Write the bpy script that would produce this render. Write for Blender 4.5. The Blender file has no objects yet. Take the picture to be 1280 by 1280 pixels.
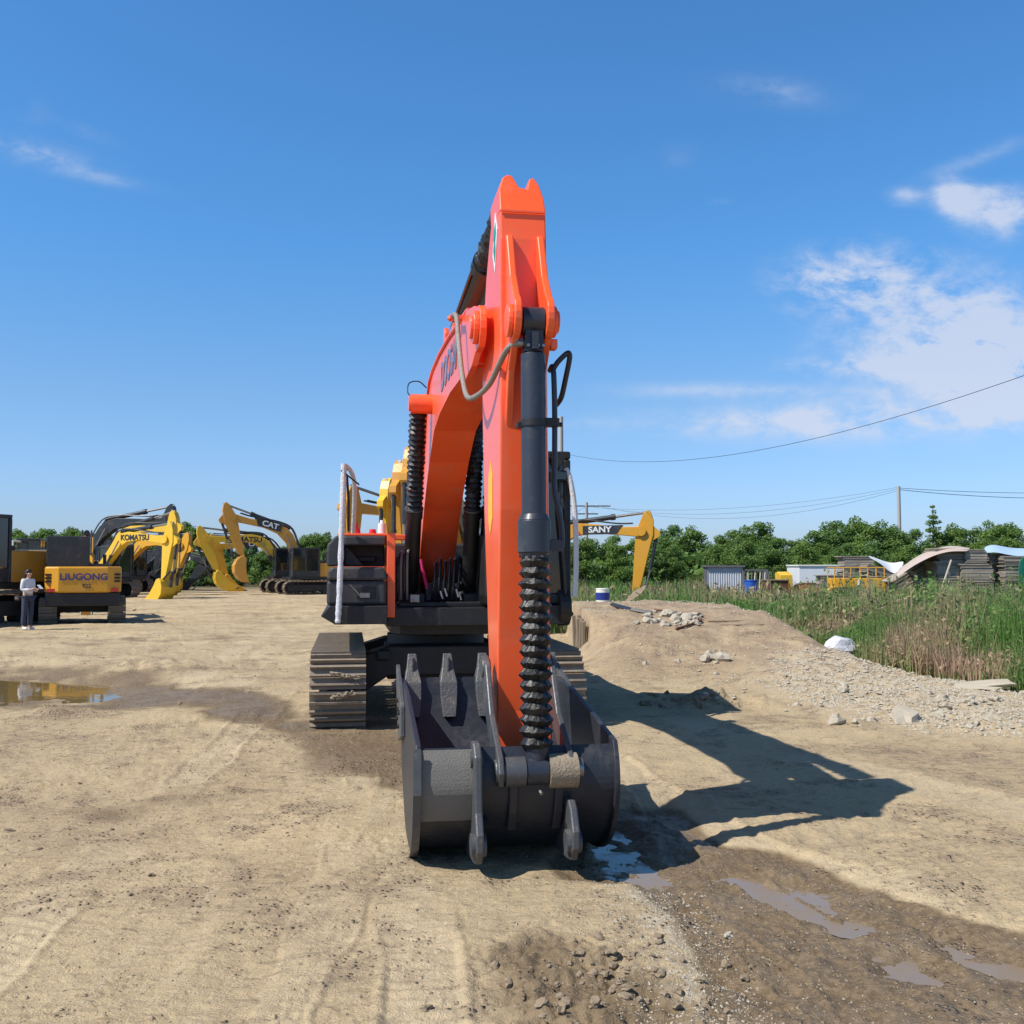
import bpy, bmesh, math, random
import numpy as np
from mathutils import Vector, Matrix, Euler
random.seed(7); RNG = np.random.default_rng(11)
R = math.radians; PI = math.pi
scene = bpy.context.scene; col = scene.collection

# ------------------------------------------------------------------ helpers
def tag(o, label=None, cat=None, group=None, kind=None):
    if label: o['label'] = label
    if cat: o['category'] = cat
    if group: o['group'] = group
    if kind: o['kind'] = kind
    return o
def empty(name, loc=(0, 0, 0), rz=0, label=None, cat=None, group=None):
    o = bpy.data.objects.new(name, None); col.objects.link(o)
    o.empty_display_size = .3
    o.location = loc; o.rotation_euler = (0, 0, rz)
    return tag(o, label, cat, group)
def copy_tree(o, parent=None):
    c = o.copy(); col.objects.link(c); c.parent = parent
    for ch in list(o.children): copy_tree(ch, c)
    return c

class MB:
    """mesh builder; coordinates (x, u, z) with u = forward, stored as (x, -u, z)"""
    def __init__(s, flip=True): s.v = []; s.f = []; s.k = -1 if flip else 1
    def p(s, x, u, z): s.v.append((x, s.k*u, z)); return len(s.v)-1
    def box(s, x0, x1, u0, u1, z0, z1):
        b = len(s.v)
        for z in (z0, z1):
            for u in (u0, u1):
                for x in (x0, x1): s.p(x, u, z)
        for q in ((0,1,3,2),(4,6,7,5),(0,4,5,1),(2,3,7,6),(0,2,6,4),(1,5,7,3)): s.f.append([b+i for i in q])
        return s
    def prism(s, prof, x0, x1):                      # profile in (u,z) swept over x
        n = len(prof); b = len(s.v)
        for x in (x0, x1):
            for (u, z) in prof: s.p(x, u, z)
        s.f.append([b+i for i in range(n)]); s.f.append([b+n+i for i in reversed(range(n))])
        for i in range(n):
            j = (i+1) % n; s.f.append([b+i, b+n+i, b+n+j, b+j])
        return s
    def front(s, prof, u0, u1, du=None):             # profile in (x,z) swept over u
        n = len(prof); b = len(s.v)
        for k, u in enumerate((u0, u1)):
            for (x, z) in prof: s.p(x, u+(du(z) if du else 0), z)
        s.f.append([b+i for i in range(n)]); s.f.append([b+n+i for i in reversed(range(n))])
        for i in range(n):
            j = (i+1) % n; s.f.append([b+i, b+n+i, b+n+j, b+j])
        return s
    def flat(s, prof, z0, z1):                       # profile in (x,u) swept over z
        n = len(prof); b = len(s.v)
        for z in (z0, z1):
            for (x, u) in prof: s.p(x, u, z)
        s.f.append([b+i for i in range(n)]); s.f.append([b+n+i for i in reversed(range(n))])
        for i in range(n):
            j = (i+1) % n; s.f.append([b+i, b+n+i, b+n+j, b+j])
        return s
    def strip(s, path, x0, x1, th):                  # open profile given thickness (towards its left side)
        n = len(path); out = []
        for i, (u, z) in enumerate(path):
            a = path[max(i-1, 0)]; c = path[min(i+1, n-1)]
            du, dz = c[0]-a[0], c[1]-a[1]; l = math.hypot(du, dz) or 1
            out.append((u-dz/l*th, z+du/l*th))
        for i in range(n-1):
            b = len(s.v)
            for x in (x0, x1):
                for q in (path[i], path[i+1], out[i+1], out[i]): s.p(x, *q)
            s.f.append([b, b+1, b+5, b+4]); s.f.append([b+3, b+7, b+6, b+2])
            s.f.append([b, b+3, b+2, b+1]) if False else None
            if i == 0: s.f.append([b, b+4, b+7, b+3])
            if i == n-2: s.f.append([b+1, b+2, b+6, b+5])
            s.f.append([b, b+1, b+2, b+3]); s.f.append([b+4, b+7, b+6, b+5])
        return s
    def tube(s, pts, rad, seg=10, cap=True):
        P = [Vector((a, s.k*b, c)) for a, b, c in pts]; n = len(P)
        if not hasattr(rad, '__len__'): rad = [rad]*n
        b = len(s.v); T = []
        for i in range(n):
            t = P[min(i+1, n-1)]-P[max(i-1, 0)]
            T.append(t.normalized() if t.length > 1e-9 else Vector((0, 0, 1)))
        up = Vector((0, 0, 1)) if abs(T[0].z) < .9 else Vector((1, 0, 0))
        N = T[0].cross(up).normalized()
        for i in range(n):
            N = (N - T[i]*N.dot(T[i])); N.normalize(); B = T[i].cross(N)
            for k in range(seg):
                a = 2*PI*k/seg; q = P[i]+(N*math.cos(a)+B*math.sin(a))*rad[i]
                s.v.append(tuple(q))
        for i in range(n-1):
            for k in range(seg):
                k2 = (k+1) % seg
                s.f.append([b+i*seg+k, b+i*seg+k2, b+(i+1)*seg+k2, b+(i+1)*seg+k])
        if cap:
            s.f.append([b+k for k in reversed(range(seg))]); s.f.append([b+(n-1)*seg+k for k in range(seg)])
        return s
    def cyl(s, p0, p1, r0, r1=None, seg=20):
        return s.tube([p0, p1], [r0, r0 if r1 is None else r1], seg)
    def pin(s, x0, x1, u, z, r, seg=20): return s.cyl((x0, u, z), (x1, u, z), r, r, seg)
    def build(s, name, mat, parent=None, bev=0, smooth=False, ang=35, recalc=True):
        me = bpy.data.meshes.new(name); me.from_pydata(s.v, [], s.f)
        if recalc:
            bm = bmesh.new(); bm.from_mesh(me); bmesh.ops.recalc_face_normals(bm, faces=bm.faces); bm.to_mesh(me); bm.free()
        me.materials.append(mat)
        if smooth: me.shade_smooth(); me.set_sharp_from_angle(angle=R(ang))
        o = bpy.data.objects.new(name, me); col.objects.link(o); o.parent = parent
        if bev:
            m = o.modifiers.new('bevel', 'BEVEL'); m.width = bev; m.segments = 2; m.limit_method = 'ANGLE'; m.angle_limit = R(40)
        return o
def spline(pts, n=6):
    P = [Vector(p) for p in pts]; out = []
    for i in range(len(P)-1):
        a = P[max(i-1, 0)]; b = P[i]; c = P[i+1]; d = P[min(i+2, len(P)-1)]
        for k in range(n):
            t = k/n
            out.append(tuple(.5*((2*b)+(c-a)*t+(2*a-5*b+4*c-d)*t*t+(-a+3*b-3*c+d)*t**3)))
    out.append(tuple(P[-1])); return out
def arc_pts(cu, cz, r, a0, a1, n):
    return [(cu+r*math.cos(R(a0+(a1-a0)*i/n)), cz+r*math.sin(R(a0+(a1-a0)*i/n))) for i in range(n+1)]
def text(name, body, mat, parent, M, size, ext=.004, bold=0.0, sx=1.0, shear=0.0):
    cu = bpy.data.curves.new(name, 'FONT'); cu.body = body; cu.size = size; cu.extrude = ext; cu.offset = bold
    cu.align_x = 'CENTER'; cu.align_y = 'CENTER'; cu.shear = shear
    t = bpy.data.objects.new('t', cu); col.objects.link(t)
    dg = bpy.context.evaluated_depsgraph_get(); me = bpy.data.meshes.new_from_object(t.evaluated_get(dg))
    bpy.data.objects.remove(t)
    me.transform(Matrix.Diagonal((sx, 1, 1, 1))); me.transform(M); me.materials.clear(); me.materials.append(mat)
    o = bpy.data.objects.new(name, me); col.objects.link(o); o.parent = parent; return o
def frame(o, e1, e2):
    e1 = Vector(e1).normalized(); e2 = Vector(e2).normalized(); e3 = e1.cross(e2)
    M = Matrix.Identity(4)
    for i in range(3): M[i][0] = e1[i]; M[i][1] = e2[i]; M[i][2] = e3[i]; M[i][3] = o[i]
    return M

# ------------------------------------------------------------------ materials
class NT:
    def __init__(s, nt): s.nt = nt
    def n(s, t, **k):
        nd = s.nt.nodes.new(t)
        for a, b in k.items():
            if a.startswith('i_'):
                key = a[2:].replace('_', ' ')
                nd.inputs[int(key) if key.isdigit() else key].default_value = b
            else: setattr(nd, a, b)
        return nd
    def l(s, a, b): s.nt.links.new(a, b)
    def put(s, inp, v):
        if isinstance(v, bpy.types.NodeSocket): s.l(v, inp)
        else: inp.default_value = v
    def m(s, op, a, b=0.0, c=None, clamp=False):
        nd = s.n('ShaderNodeMath', operation=op, use_clamp=clamp); s.put(nd.inputs[0], a); s.put(nd.inputs[1], b)
        if c is not None: s.put(nd.inputs[2], c)
        return nd.outputs[0]
    def mix(s, f, a, b, blend='MIX'):
        nd = s.n('ShaderNodeMix', data_type='RGBA', blend_type=blend)
        s.put(nd.inputs[0], f)
        for i, v in ((6, a), (7, b)):
            if not isinstance(v, bpy.types.NodeSocket): v = (*v[:3], 1)
            s.put(nd.inputs[i], v)
        return nd.outputs[2]
    def noise(s, vec, scale, det=4, rough=.55, dist=0):
        nd = s.n('ShaderNodeTexNoise'); nd.inputs['Scale'].default_value = scale; nd.inputs['Detail'].default_value = det
        nd.inputs['Roughness'].default_value = rough; nd.inputs['Distortion'].default_value = dist
        if vec is not None: s.l(vec, nd.inputs['Vector'])
        return nd.outputs['Fac']
    def ramp(s, v, a, b, smooth=True):
        nd = s.n('ShaderNodeMapRange'); nd.interpolation_type = 'SMOOTHSTEP' if smooth else 'LINEAR'
        s.put(nd.inputs[0], v); s.put(nd.inputs[1], a); s.put(nd.inputs[2], b); return nd.outputs[0]
def newmat(name):
    m = bpy.data.materials.new(name); m.use_nodes = True; nt = m.node_tree
    return m, NT(nt), nt.nodes['Principled BSDF']
def mat(name, c, rough=.5, metal=0, dirt=.25, dirtc=(.30, .23, .16), dscale=3., coat=0, bump=.1, bscale=60, var=.12, spec=.5):
    m, t, b = newmat(name)
    tc = t.n('ShaderNodeTexCoord').outputs['Object']
    n1 = t.noise(tc, dscale, 6, .65, .4); n2 = t.noise(tc, dscale*9, 5, .7)
    dark = tuple(x*(1-var*2) for x in c); lite = tuple(min(1, x*(1+var)) for x in c)
    base = t.mix(n1, dark, lite)
    mask = t.m('MULTIPLY', t.ramp(t.m('ADD', t.m('MULTIPLY', n1, .6), t.m('MULTIPLY', n2, .4)), .5, .66), dirt)
    base = t.mix(mask, base, dirtc)
    if name == 'orange_paint':
        mp = t.n('ShaderNodeMapping'); mp.inputs['Scale'].default_value = (14, 14, .8); t.l(tc, mp.inputs[0])
        stk = t.noise(mp.outputs[0], 2.2, 6, .7, .3); dust = t.noise(tc, 1.1, 6, .7)
        base = t.mix(t.m('MULTIPLY', t.ramp(stk, .55, .75), .16), base, (.62, .16, .07))
        base = t.mix(t.m('MULTIPLY', t.ramp(dust, .48, .72), .14), base, (.72, .33, .18))
        sc_ = t.n('ShaderNodeTexVoronoi'); sc_.inputs['Scale'].default_value = 9; t.l(tc, sc_.inputs['Vector'])
        base = t.mix(t.m('MULTIPLY', t.m('SUBTRACT', 1, t.ramp(sc_.outputs['Distance'], .03, .07)), t.m('MULTIPLY', t.ramp(n2, .55, .7), .6)), base, (.12, .05, .035))
    t.l(base, b.inputs['Base Color'])
    t.l(t.m('ADD', t.m('MULTIPLY', mask, .35), t.m('ADD', rough-.06, t.m('MULTIPLY', n2, .12)), clamp=True), b.inputs['Roughness'])
    b.inputs['Metallic'].default_value = metal; b.inputs['Coat Weight'].default_value = coat; b.inputs['Coat Roughness'].default_value = .15
    b.inputs['Specular IOR Level'].default_value = spec
    if bump:
        bp = t.n('ShaderNodeBump'); bp.inputs['Strength'].default_value = bump; bp.inputs['Distance'].default_value = .01
        t.l(t.noise(tc, bscale, 4), bp.inputs['Height']); t.l(bp.outputs[0], b.inputs['Normal'])
    return m
M = {}
M['orange'] = mat('orange_paint', (.96, .118, .028), .36, dirt=.2, dscale=3.4, coat=.35, bump=.04, bscale=9, var=.04)
M['slate'] = mat('dark_slate_paint', (.024, .030, .046), .42, dirt=.22, dscale=4, coat=.1, bump=.08, bscale=30, dirtc=(.16, .13, .10))
M['bucket'] = mat('bucket_paint', (.020, .024, .034), .46, dirt=.24, dscale=2.5, bump=.25, bscale=22, dirtc=(.12, .105, .09))
M['dustsand'] = mat('sandy_steel', (.17, .16, .145), .7, dirt=.8, dscale=5, bump=.5, bscale=120, dirtc=(.2, .18, .15))
M['black'] = mat('black_paint', (.012, .012, .014), .5, dirt=.25, dscale=5, dirtc=(.10, .085, .07))
M['panel'] = mat('grey_black_panel', (.035, .036, .042), .55, dirt=.3, dscale=4, bump=.15, bscale=14, dirtc=(.16, .14, .12))
M['rubber'] = mat('black_rubber', (.010, .010, .011), .45, dirt=.3, dscale=14, bump=.5, bscale=40, dirtc=(.13, .12, .11))
M['shoe'] = mat('worn_track_steel', (.24, .19, .14), .6, metal=.05, dirt=.75, dscale=9, bump=.4, bscale=50, dirtc=(.34, .27, .19))
M['steel'] = mat('bare_steel', (.33, .32, .31), .35, metal=.8, dirt=.5, dscale=14, bump=.3)
M['muddy'] = mat('mud_caked_steel', (.27, .215, .15), .8, metal=0, dirt=.8, dscale=18, bump=1, bscale=70, dirtc=(.38, .31, .22))
M['tooth'] = mat('worn_tooth_steel', (.12, .12, .118), .4, metal=.3, dirt=.5, dscale=12, bump=.5, bscale=60, dirtc=(.26, .22, .17))
M['link'] = mat('grey_link_steel', (.085, .088, .095), .42, metal=.2, dirt=.5, dscale=8, bump=.2, dirtc=(.2, .18, .15))
M['hose'] = mat('braided_hose', (.30, .28, .25), .45, metal=.3, dirt=.3, dscale=30, bump=.8, bscale=160)
M['blackhose'] = mat('black_hose', (.015, .015, .02), .35, dirt=.15, bump=.1)
M['wrap'] = mat('plastic_wrap', (.62, .62, .65), .3, dirt=.35, dscale=25, bump=.9, bscale=45, dirtc=(.25, .25, .3), coat=.3)
M['decalw'] = mat('white_decal', (.8, .8, .78), .4, dirt=.05); M['decalg'] = mat('green_decal', (.01, .28, .19), .4, dirt=.05)
M['decaly'] = mat('yellow_decal', (.85, .45, .01), .4, dirt=.1); M['redbit'] = mat('red_plastic', (.62, .02, .02), .35, dirt=.1)
M['magenta'] = mat('magenta_tag', (.5, .01, .12), .5, dirt=.1)
M['lettergrey'] = mat('slate_letter', (.13, .16, .27), .5, dirt=.5, dirtc=(.5, .3, .3), dscale=20)
M['amber'] = mat('amber_paint', (.70, .33, .02), .42, dirt=.25, dscale=1.5, bump=.05)
M['yel'] = mat('yellow_paint', (.74, .37, .02), .42, dirt=.35, dscale=1.5, bump=.05)
M['yel2'] = mat('bright_yellow_paint', (.80, .49, .03), .4, dirt=.3, dscale=1.5, bump=.05)
M['ochre'] = mat('ochre_paint', (.58, .28, .035), .45, dirt=.35, dscale=1.6, bump=.05)
M['char'] = mat('charcoal_paint', (.025, .03, .036), .45, dirt=.2, dscale=2, bump=.05)
M['greyp'] = mat('grey_paint', (.12, .12, .13), .5, dirt=.2, dscale=2)
M['white'] = mat('white_paint', (.75, .76, .78), .4, dirt=.12, dscale=1.5, bump=.03)
M['txtdark'] = mat('dark_letter', (.03, .03, .04), .5, dirt=0, bump=0)
M['txtwhite'] = mat('white_letter', (.8, .8, .8), .5, dirt=0, bump=0)
M['txtblue'] = mat('blue_letter', (.06, .05, .18), .5, dirt=0, bump=0)
M['redstripe'] = mat('red_stripe', (.65, .05, .03), .5, dirt=0, bump=0)
M['concrete'] = mat('grey_concrete', (.42, .40, .37), .85, dirt=.4, dscale=1.2, bump=.3)
M['wood'] = mat('weathered_wood', (.20, .15, .10), .85, dirt=.4, dscale=6, bump=.6, bscale=25, dirtc=(.08, .06, .045))
M['rust'] = mat('rusty_steel', (.16, .06, .03), .8, dirt=.5, dscale=6, bump=.4, dirtc=(.08, .04, .025))
M['blue'] = mat('blue_plastic', (.02, .10, .45), .4, dirt=.1); M['navy'] = mat('navy_band', (.012, .03, .22), .4, dirt=.1)
M['cream'] = mat('cream_plastic', (.72, .72, .62), .5, dirt=.1); M['greentarp'] = mat('green_tarp', (.01, .22, .12), .5, dirt=.2, bump=.5, bscale=8)
M['tarp'] = mat('faded_tarp', (.50, .40, .34), .7, dirt=.4, dscale=2.5, bump=.6, bscale=7, dirtc=(.25, .3, .4))
M['skin'] = mat('skin', (.55, .32, .22), .5, dirt=0, bump=0); M['hair'] = mat('hair', (.012, .009, .008), .5, dirt=0)
M['blouse'] = mat('white_cloth', (.66, .66, .70), .8, dirt=.1, bump=.4, bscale=20); M['jeans'] = mat('dark_denim', (.035, .045, .085), .85, dirt=.1, bump=.3)
def glassmat():
    m, t, b = newmat('dark_glass'); b.inputs['Base Color'].default_value = (.015, .02, .022, 1)
    b.inputs['Roughness'].default_value = .06; b.inputs['Specular IOR Level'].default_value = .8
    return m
M['glass'] = glassmat()
def boardmat(name, a, b_):
    m, t, b = newmat(name); tc = t.n('ShaderNodeTexCoord').outputs['Object']
    oi = t.n('ShaderNodeObjectInfo').outputs['Random']
    mp = t.n('ShaderNodeMapping'); mp.inputs['Scale'].default_value = (1, 1, 24); t.l(tc, mp.inputs[0])
    n = t.noise(mp.outputs[0], 1.3, 5, .7)
    c = t.mix(t.ramp(n, .35, .68), a, b_); c = t.mix(t.m('MULTIPLY', oi, .55), c, (.22, .17, .13)); t.l(c, b.inputs['Base Color'])
    b.inputs['Roughness'].default_value = .9
    return m
M['boards'] = boardmat('grey_boards', (.42, .37, .30), (.19, .155, .125))

def leafmat(name, c0, c1, c2=None, trans=.35):
    m, t, b = newmat(name); nt = m.node_tree
    at = t.n('ShaderNodeAttribute', attribute_name='tone_mix').outputs['Fac']
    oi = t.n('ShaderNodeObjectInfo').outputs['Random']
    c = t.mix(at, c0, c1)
    if c2: c = t.mix(t.m('MULTIPLY', t.ramp(oi, .3, 1), .6), c, c2)
    b.inputs['Roughness'].default_value = .6; b.inputs['Specular IOR Level'].default_value = .3
    t.l(c, b.inputs['Base Color'])
    tr = t.n('ShaderNodeBsdfTranslucent'); t.l(t.mix(.5, c, (.12, .2, .02), 'MIX'), tr.inputs[0])
    ms = t.n('ShaderNodeMixShader'); ms.inputs[0].default_value = trans
    t.l(b.outputs[0], ms.inputs[1]); t.l(tr.outputs[0], ms.inputs[2]); t.l(ms.outputs[0], nt.nodes['Material Output'].inputs[0])
    return m
M['leaf'] = leafmat('tree_leaves', (.075, .15, .03), (.25, .37, .09), (.12, .22, .07), .45)
M['poplar'] = leafmat('poplar_leaves', (.09, .16, .06), (.24, .34, .14), (.10, .17, .10), .4)
M['bark'] = mat('bark', (.12, .09, .07), .9, dirt=.3, bump=.8)
def weedmat(name, cols):
    m, t, b = newmat(name); nt = m.node_tree
    at = t.n('ShaderNodeAttribute', attribute_name='tone_mix').outputs['Fac']
    cr = t.n('ShaderNodeValToRGB'); t.l(at, cr.inputs[0]); e = cr.color_ramp.elements
    e[0].color = (*cols[0], 1); e[1].color = (*cols[-1], 1)
    for i, c in enumerate(cols[1:-1]): x = e.new((i+1)/(len(cols)-1)); x.color = (*c, 1)
    t.l(cr.outputs[0], b.inputs['Base Color']); b.inputs['Roughness'].default_value = .65; b.inputs['Specular IOR Level'].default_value = .25
    tr = t.n('ShaderNodeBsdfTranslucent'); t.l(cr.outputs[0], tr.inputs[0])
    ms = t.n('ShaderNodeMixShader'); ms.inputs[0].default_value = .35
    t.l(b.outputs[0], ms.inputs[1]); t.l(tr.outputs[0], ms.inputs[2]); t.l(ms.outputs[0], nt.nodes['Material Output'].inputs[0])
    return m
M['weed'] = weedmat('weeds', [(.12, .24, .05), (.15, .25, .07), (.20, .25, .09), (.33, .30, .15), (.42, .32, .19), (.46, .31, .22)])

# ------------------------------------------------------------------ camera, light, sky
CAMH = 1.75; PITCH = 3.04
cam = bpy.data.cameras.new('camera'); co = bpy.data.objects.new('camera', cam); col.objects.link(co)
co.location = (0, 0, CAMH); co.rotation_euler = (R(90+PITCH), 0, 0)
cam.sensor_width = 36; cam.lens = 36; cam.clip_end = 6000; cam.clip_start = .05
scene.camera = co
SUN = Vector((-3.06, -1.68, 4.3)).normalized()
sl = bpy.data.lights.new('sun', 'SUN'); sl.energy = 5.0; sl.angle = R(.5); sl.color = (1, .955, .88)
so = bpy.data.objects.new('sun', sl); col.objects.link(so); so.rotation_euler = SUN.to_track_quat('Z', 'Y').to_euler(); so.location = (-20, -10, 40)
w = bpy.data.worlds.new('World'); scene.world = w; w.use_nodes = True; t = NT(w.node_tree)
bg = w.node_tree.nodes['Background']
sky = t.n('ShaderNodeTexSky', sky_type='NISHITA'); sky.sun_disc = False
sky.sun_elevation = math.asin(SUN.z); sky.sun_rotation = math.atan2(SUN.x, SUN.y); sky.altitude = 100; sky.air_density = 1.15; sky.dust_density = .6; sky.ozone_density = 2.5
tc = t.n('ShaderNodeTexCoord').outputs['Generated']
sp = t.n('ShaderNodeSeparateXYZ'); t.l(tc, sp.inputs[0])
yy = t.m('MAXIMUM', sp.outputs[1], .02)
q = t.m('DIVIDE', sp.outputs[0], yy); e = t.m('DIVIDE', sp.outputs[2], yy)
def qe(px, py):
    a = (px-640)/1280; b = (640-py)/1280; p = R(PITCH)
    y = math.cos(p)-b*math.sin(p); return a/y, (math.sin(p)+b*math.cos(p))/y
def ell(px, py, rx, ry, amp, ang=0):
    q0, e0 = qe(px, py); ca, sa = math.cos(R(ang)), math.sin(R(ang))
    dq = t.m('SUBTRACT', q, q0); de = t.m('SUBTRACT', e, e0)
    a = t.m('ADD', t.m('MULTIPLY', dq, ca*1280/rx), t.m('MULTIPLY', de, sa*1280/rx))
    b = t.m('ADD', t.m('MULTIPLY', dq, -sa*1280/ry), t.m('MULTIPLY', de, ca*1280/ry))
    d = t.m('ADD', t.m('MULTIPLY', a, a), t.m('MULTIPLY', b, b))
    return t.m('MULTIPLY', t.m('POWER', 2.718, t.m('MULTIPLY', d, -1.0)), amp)
def summ(L):
    s = L[0]
    for x in L[1:]: s = t.m('ADD', s, x)
    return s
cvn = t.n('ShaderNodeCombineXYZ'); t.l(q, cvn.inputs[0]); t.l(t.m('MULTIPLY', e, 1.7), cvn.inputs[1]); cv = cvn.outputs[0]
nz = t.noise(cv, 7.5, 8, .62, .35); nf = t.noise(cv, 26, 6, .65, .3)
body = summ([ell(1075, 352, 95, 48, .95), ell(1030, 350, 60, 30, .35), ell(1210, 385, 110, 55, .62), ell(1180, 445, 130, 42, .95), ell(1260, 470, 90, 55, 1.1), ell(1060, 458, 90, 11, .6),
             ell(1192, 247, 26, 24, 1.0), ell(1252, 262, 42, 30, 1.0), ell(1130, 245, 26, 14, .45), ell(900, 250, 22, 9, .3)])
wisp = summ([ell(910, 488, 130, 9, .75), ell(960, 530, 170, 17, 1.2), ell(1120, 524, 150, 26, 1.0), ell(965, 113, 60, 16, .42, -8), ell(20, 185, 75, 14, .6, -12), ell(60, 196, 45, 8, .5, -22), ell(115, 220, 60, 8, .4, -12), ell(110, 165, 40, 9, .15, -22),
             ell(1222, 197, 60, 9, .45, 20), ell(720, 528, 45, 6, .35), ell(1180, 510, 140, 26, .7), ell(850, 195, 20, 16, .12), ell(40, 140, 28, 22, .10)])
nn = t.m('ADD', t.m('MULTIPLY', nz, .55), t.m('MULTIPLY', nf, .45))
cb = t.ramp(t.m('MULTIPLY', body, t.m('ADD', t.m('MULTIPLY', nn, 5.4), -1.85)), .06, .95)
cw = t.m('MULTIPLY', wisp, t.ramp(nn, .32, .72))
front_ = t.ramp(sp.outputs[1], .05, .2)
mask = t.m('MULTIPLY', t.m('MINIMUM', t.m('ADD', t.m('MULTIPLY', cb, .78), cw), .82), front_)
SKYS = .086
tr_ = t.n('ShaderNodeValToRGB'); t.l(t.m('MAXIMUM', sp.outputs[2], 0.0), tr_.inputs[0]); er = tr_.color_ramp.elements
er[0].position = .04; er[0].color = (.80, 1.06, 1.72, 1); er[1].position = 1; er[1].color = (.40, .55, .60, 1)
for ps, c_ in ((.158, (.78, 1.10, 1.50)), (.30, (.61, 1.21, 1.70)), (.50, (.60, 1.22, 1.73)), (.68, (.40, .62, .75))):
    x_ = er.new(ps); x_.color = (*c_, 1)
tint = t.mix(1.0, sky.outputs[0], tr_.outputs[0], 'MULTIPLY')
cc = t.mix(mask, tint, (6.6, 7.2, 8.6))
t.l(cc, bg.inputs[0]); bg.inputs[1].default_value = SKYS
scene.view_settings.view_transform = 'Standard'; scene.view_settings.look = 'None'; scene.view_settings.exposure = .22; scene.view_settings.gamma = 1
scene.render.engine = 'CYCLES'
scene.cycles.max_bounces = 6; scene.cycles.transparent_max_bounces = 4

# pixel -> ground / depth helpers (measuring the photograph only)
def ray(px, py):
    a = (px-640)/1280; b = (640-py)/1280; p = R(PITCH)
    return Vector((a, math.cos(p)-b*math.sin(p), math.sin(p)+b*math.cos(p)))
def G(px, py, z=0):
    d = ray(px, py); s = (z-CAMH)/d.z; return (d.x*s, d.y*s)
def W(px, py, Y):
    d = ray(px, py); s = Y/d.y; return Vector((d.x*s, Y, CAMH+d.z*s))

# ------------------------------------------------------------------ ground
class hitc: pass
def hit(px, py, up=0.0):
    d = ray(px, py); ys = np.linspace(2.5, 60, 6000); k_ = ys/d.y; zz = CAMH+k_*d.z-height(k_*d.x, ys)-up; i = int(np.argmax(zz < 0)) if (zz < 0).any() else len(ys)-1
    return (float(k_[i]*d.x), float(ys[i]), float(CAMH+k_[i]*d.z-up))
def vnoise(x, y, seed):
    xi = np.floor(x).astype(np.int64); yi = np.floor(y).astype(np.int64); xf = x-xi; yf = y-yi
    def h(a, b):
        n = (a*374761393+b*668265263+seed*982451653) & 0xffffffff
        n = ((n ^ (n >> 13))*1274126177) & 0xffffffff
        return ((n ^ (n >> 16)) & 0xffff)/65535.
    u = xf*xf*(3-2*xf); v = yf*yf*(3-2*yf)
    return (h(xi, yi)*(1-u)+h(xi+1, yi)*u)*(1-v)+(h(xi, yi+1)*(1-u)+h(xi+1, yi+1)*u)*v
def fbm(x, y, sc, oct, seed, gain=.5):
    s = 0; a = 1; tot = 0
    for i in range(oct):
        s = s+a*(vnoise(x*sc+17.3*i, y*sc-9.1*i, seed+i)-.5); tot += a; a *= gain; sc *= 2.03
    return s/tot*2
def sstep(a, b, x):
    t_ = np.clip((x-a)/(b-a), 0, 1); return t_*t_*(3-2*t_)
def polymask(x, y, poly, soft):
    """signed distance to polygon (negative inside) -> soft mask"""
    d = np.full(x.shape, 1e9); ins = np.zeros(x.shape, bool); n = len(poly)
    for i in range(n):
        x0, y0 = poly[i]; x1, y1 = poly[(i+1) % n]; ex, ey = x1-x0, y1-y0
        tt = np.clip(((x-x0)*ex+(y-y0)*ey)/(ex*ex+ey*ey+1e-9), 0, 1)
        d = np.minimum(d, np.hypot(x-x0-tt*ex, y-y0-tt*ey))
        c = ((y0 > y) != (y1 > y)) & (x < (x1-x0)*(y-y0)/((y1-y0) if y1 != y0 else 1e-9)+x0); ins ^= c
    sd = np.where(ins, -d, d); return 1-sstep(-soft, soft, sd)
def GP(L): return [G(*q_) for q_ in L]
P_MUD = GP([(690, 1075), (760, 1015), (840, 1000), (900, 1055), (985, 1062), (1100, 1112), (1210, 1150), (1300, 1168), (1400, 1330), (930, 1330), (880, 1220), (850, 1150), (790, 1105), (700, 1100)])
P_CHURN = GP([(590, 1200), (680, 1165), (760, 1185), (850, 1230), (930, 1330), (640, 1330)])
P_DAMP = GP([(150, 850), (330, 866), (400, 905), (500, 905), (560, 960), (500, 990), (420, 985), (340, 920), (200, 890), (140, 880)])
P_PUDL = GP([(-120, 836), (60, 838), (140, 843), (160, 855), (130, 866), (40, 871), (-120, 876)])
P_PUDLW = GP([(-200, 826), (60, 828), (200, 836), (240, 862), (150, 885), (40, 884), (-200, 890)])
P_PUDA = GP([(742, 1030), (778, 1026), (800, 1045), (812, 1075), (838, 1094), (800, 1104), (760, 1086), (735, 1066)])
P_PUDB = GP([(880, 1086), (950, 1082), (1010, 1100), (1075, 1135), (1120, 1162), (1040, 1150), (960, 1120), (895, 1108)])
P_PUDC = GP([(1090, 1175), (1140, 1182), (1190, 1210), (1150, 1222), (1100, 1200)])
P_PUDD = GP([(1130, 1140), (1230, 1170), (1300, 1195), (1300, 1215), (1200, 1190)])
P_RUB = GP([(975, 838), (1030, 836), (1100, 838), (1200, 850), (1300, 862), (1300, 925), (1150, 915), (1010, 885), (960, 855)])
P_WEED = [(7.3, 13.2), (6.9, 15.0), (6.1, 17.2), (5.95, 19), (5.9, 21), (6.1, 24), (5.6, 27.0), (3.5, 27.8), (1.3, 27.2), (.6, 27), (.2, 40), (2, 62), (60, 62), (60, 13.2)]
P_BACK = [(-90, 78), (0, 78), (.3, 27.3), (3.5, 27.8), (6, 26), (6, 22), (7.3, 13.2), (30, 2), (200, 2), (400, 400), (-400, 400)]
MUD_Z = -.035
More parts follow.
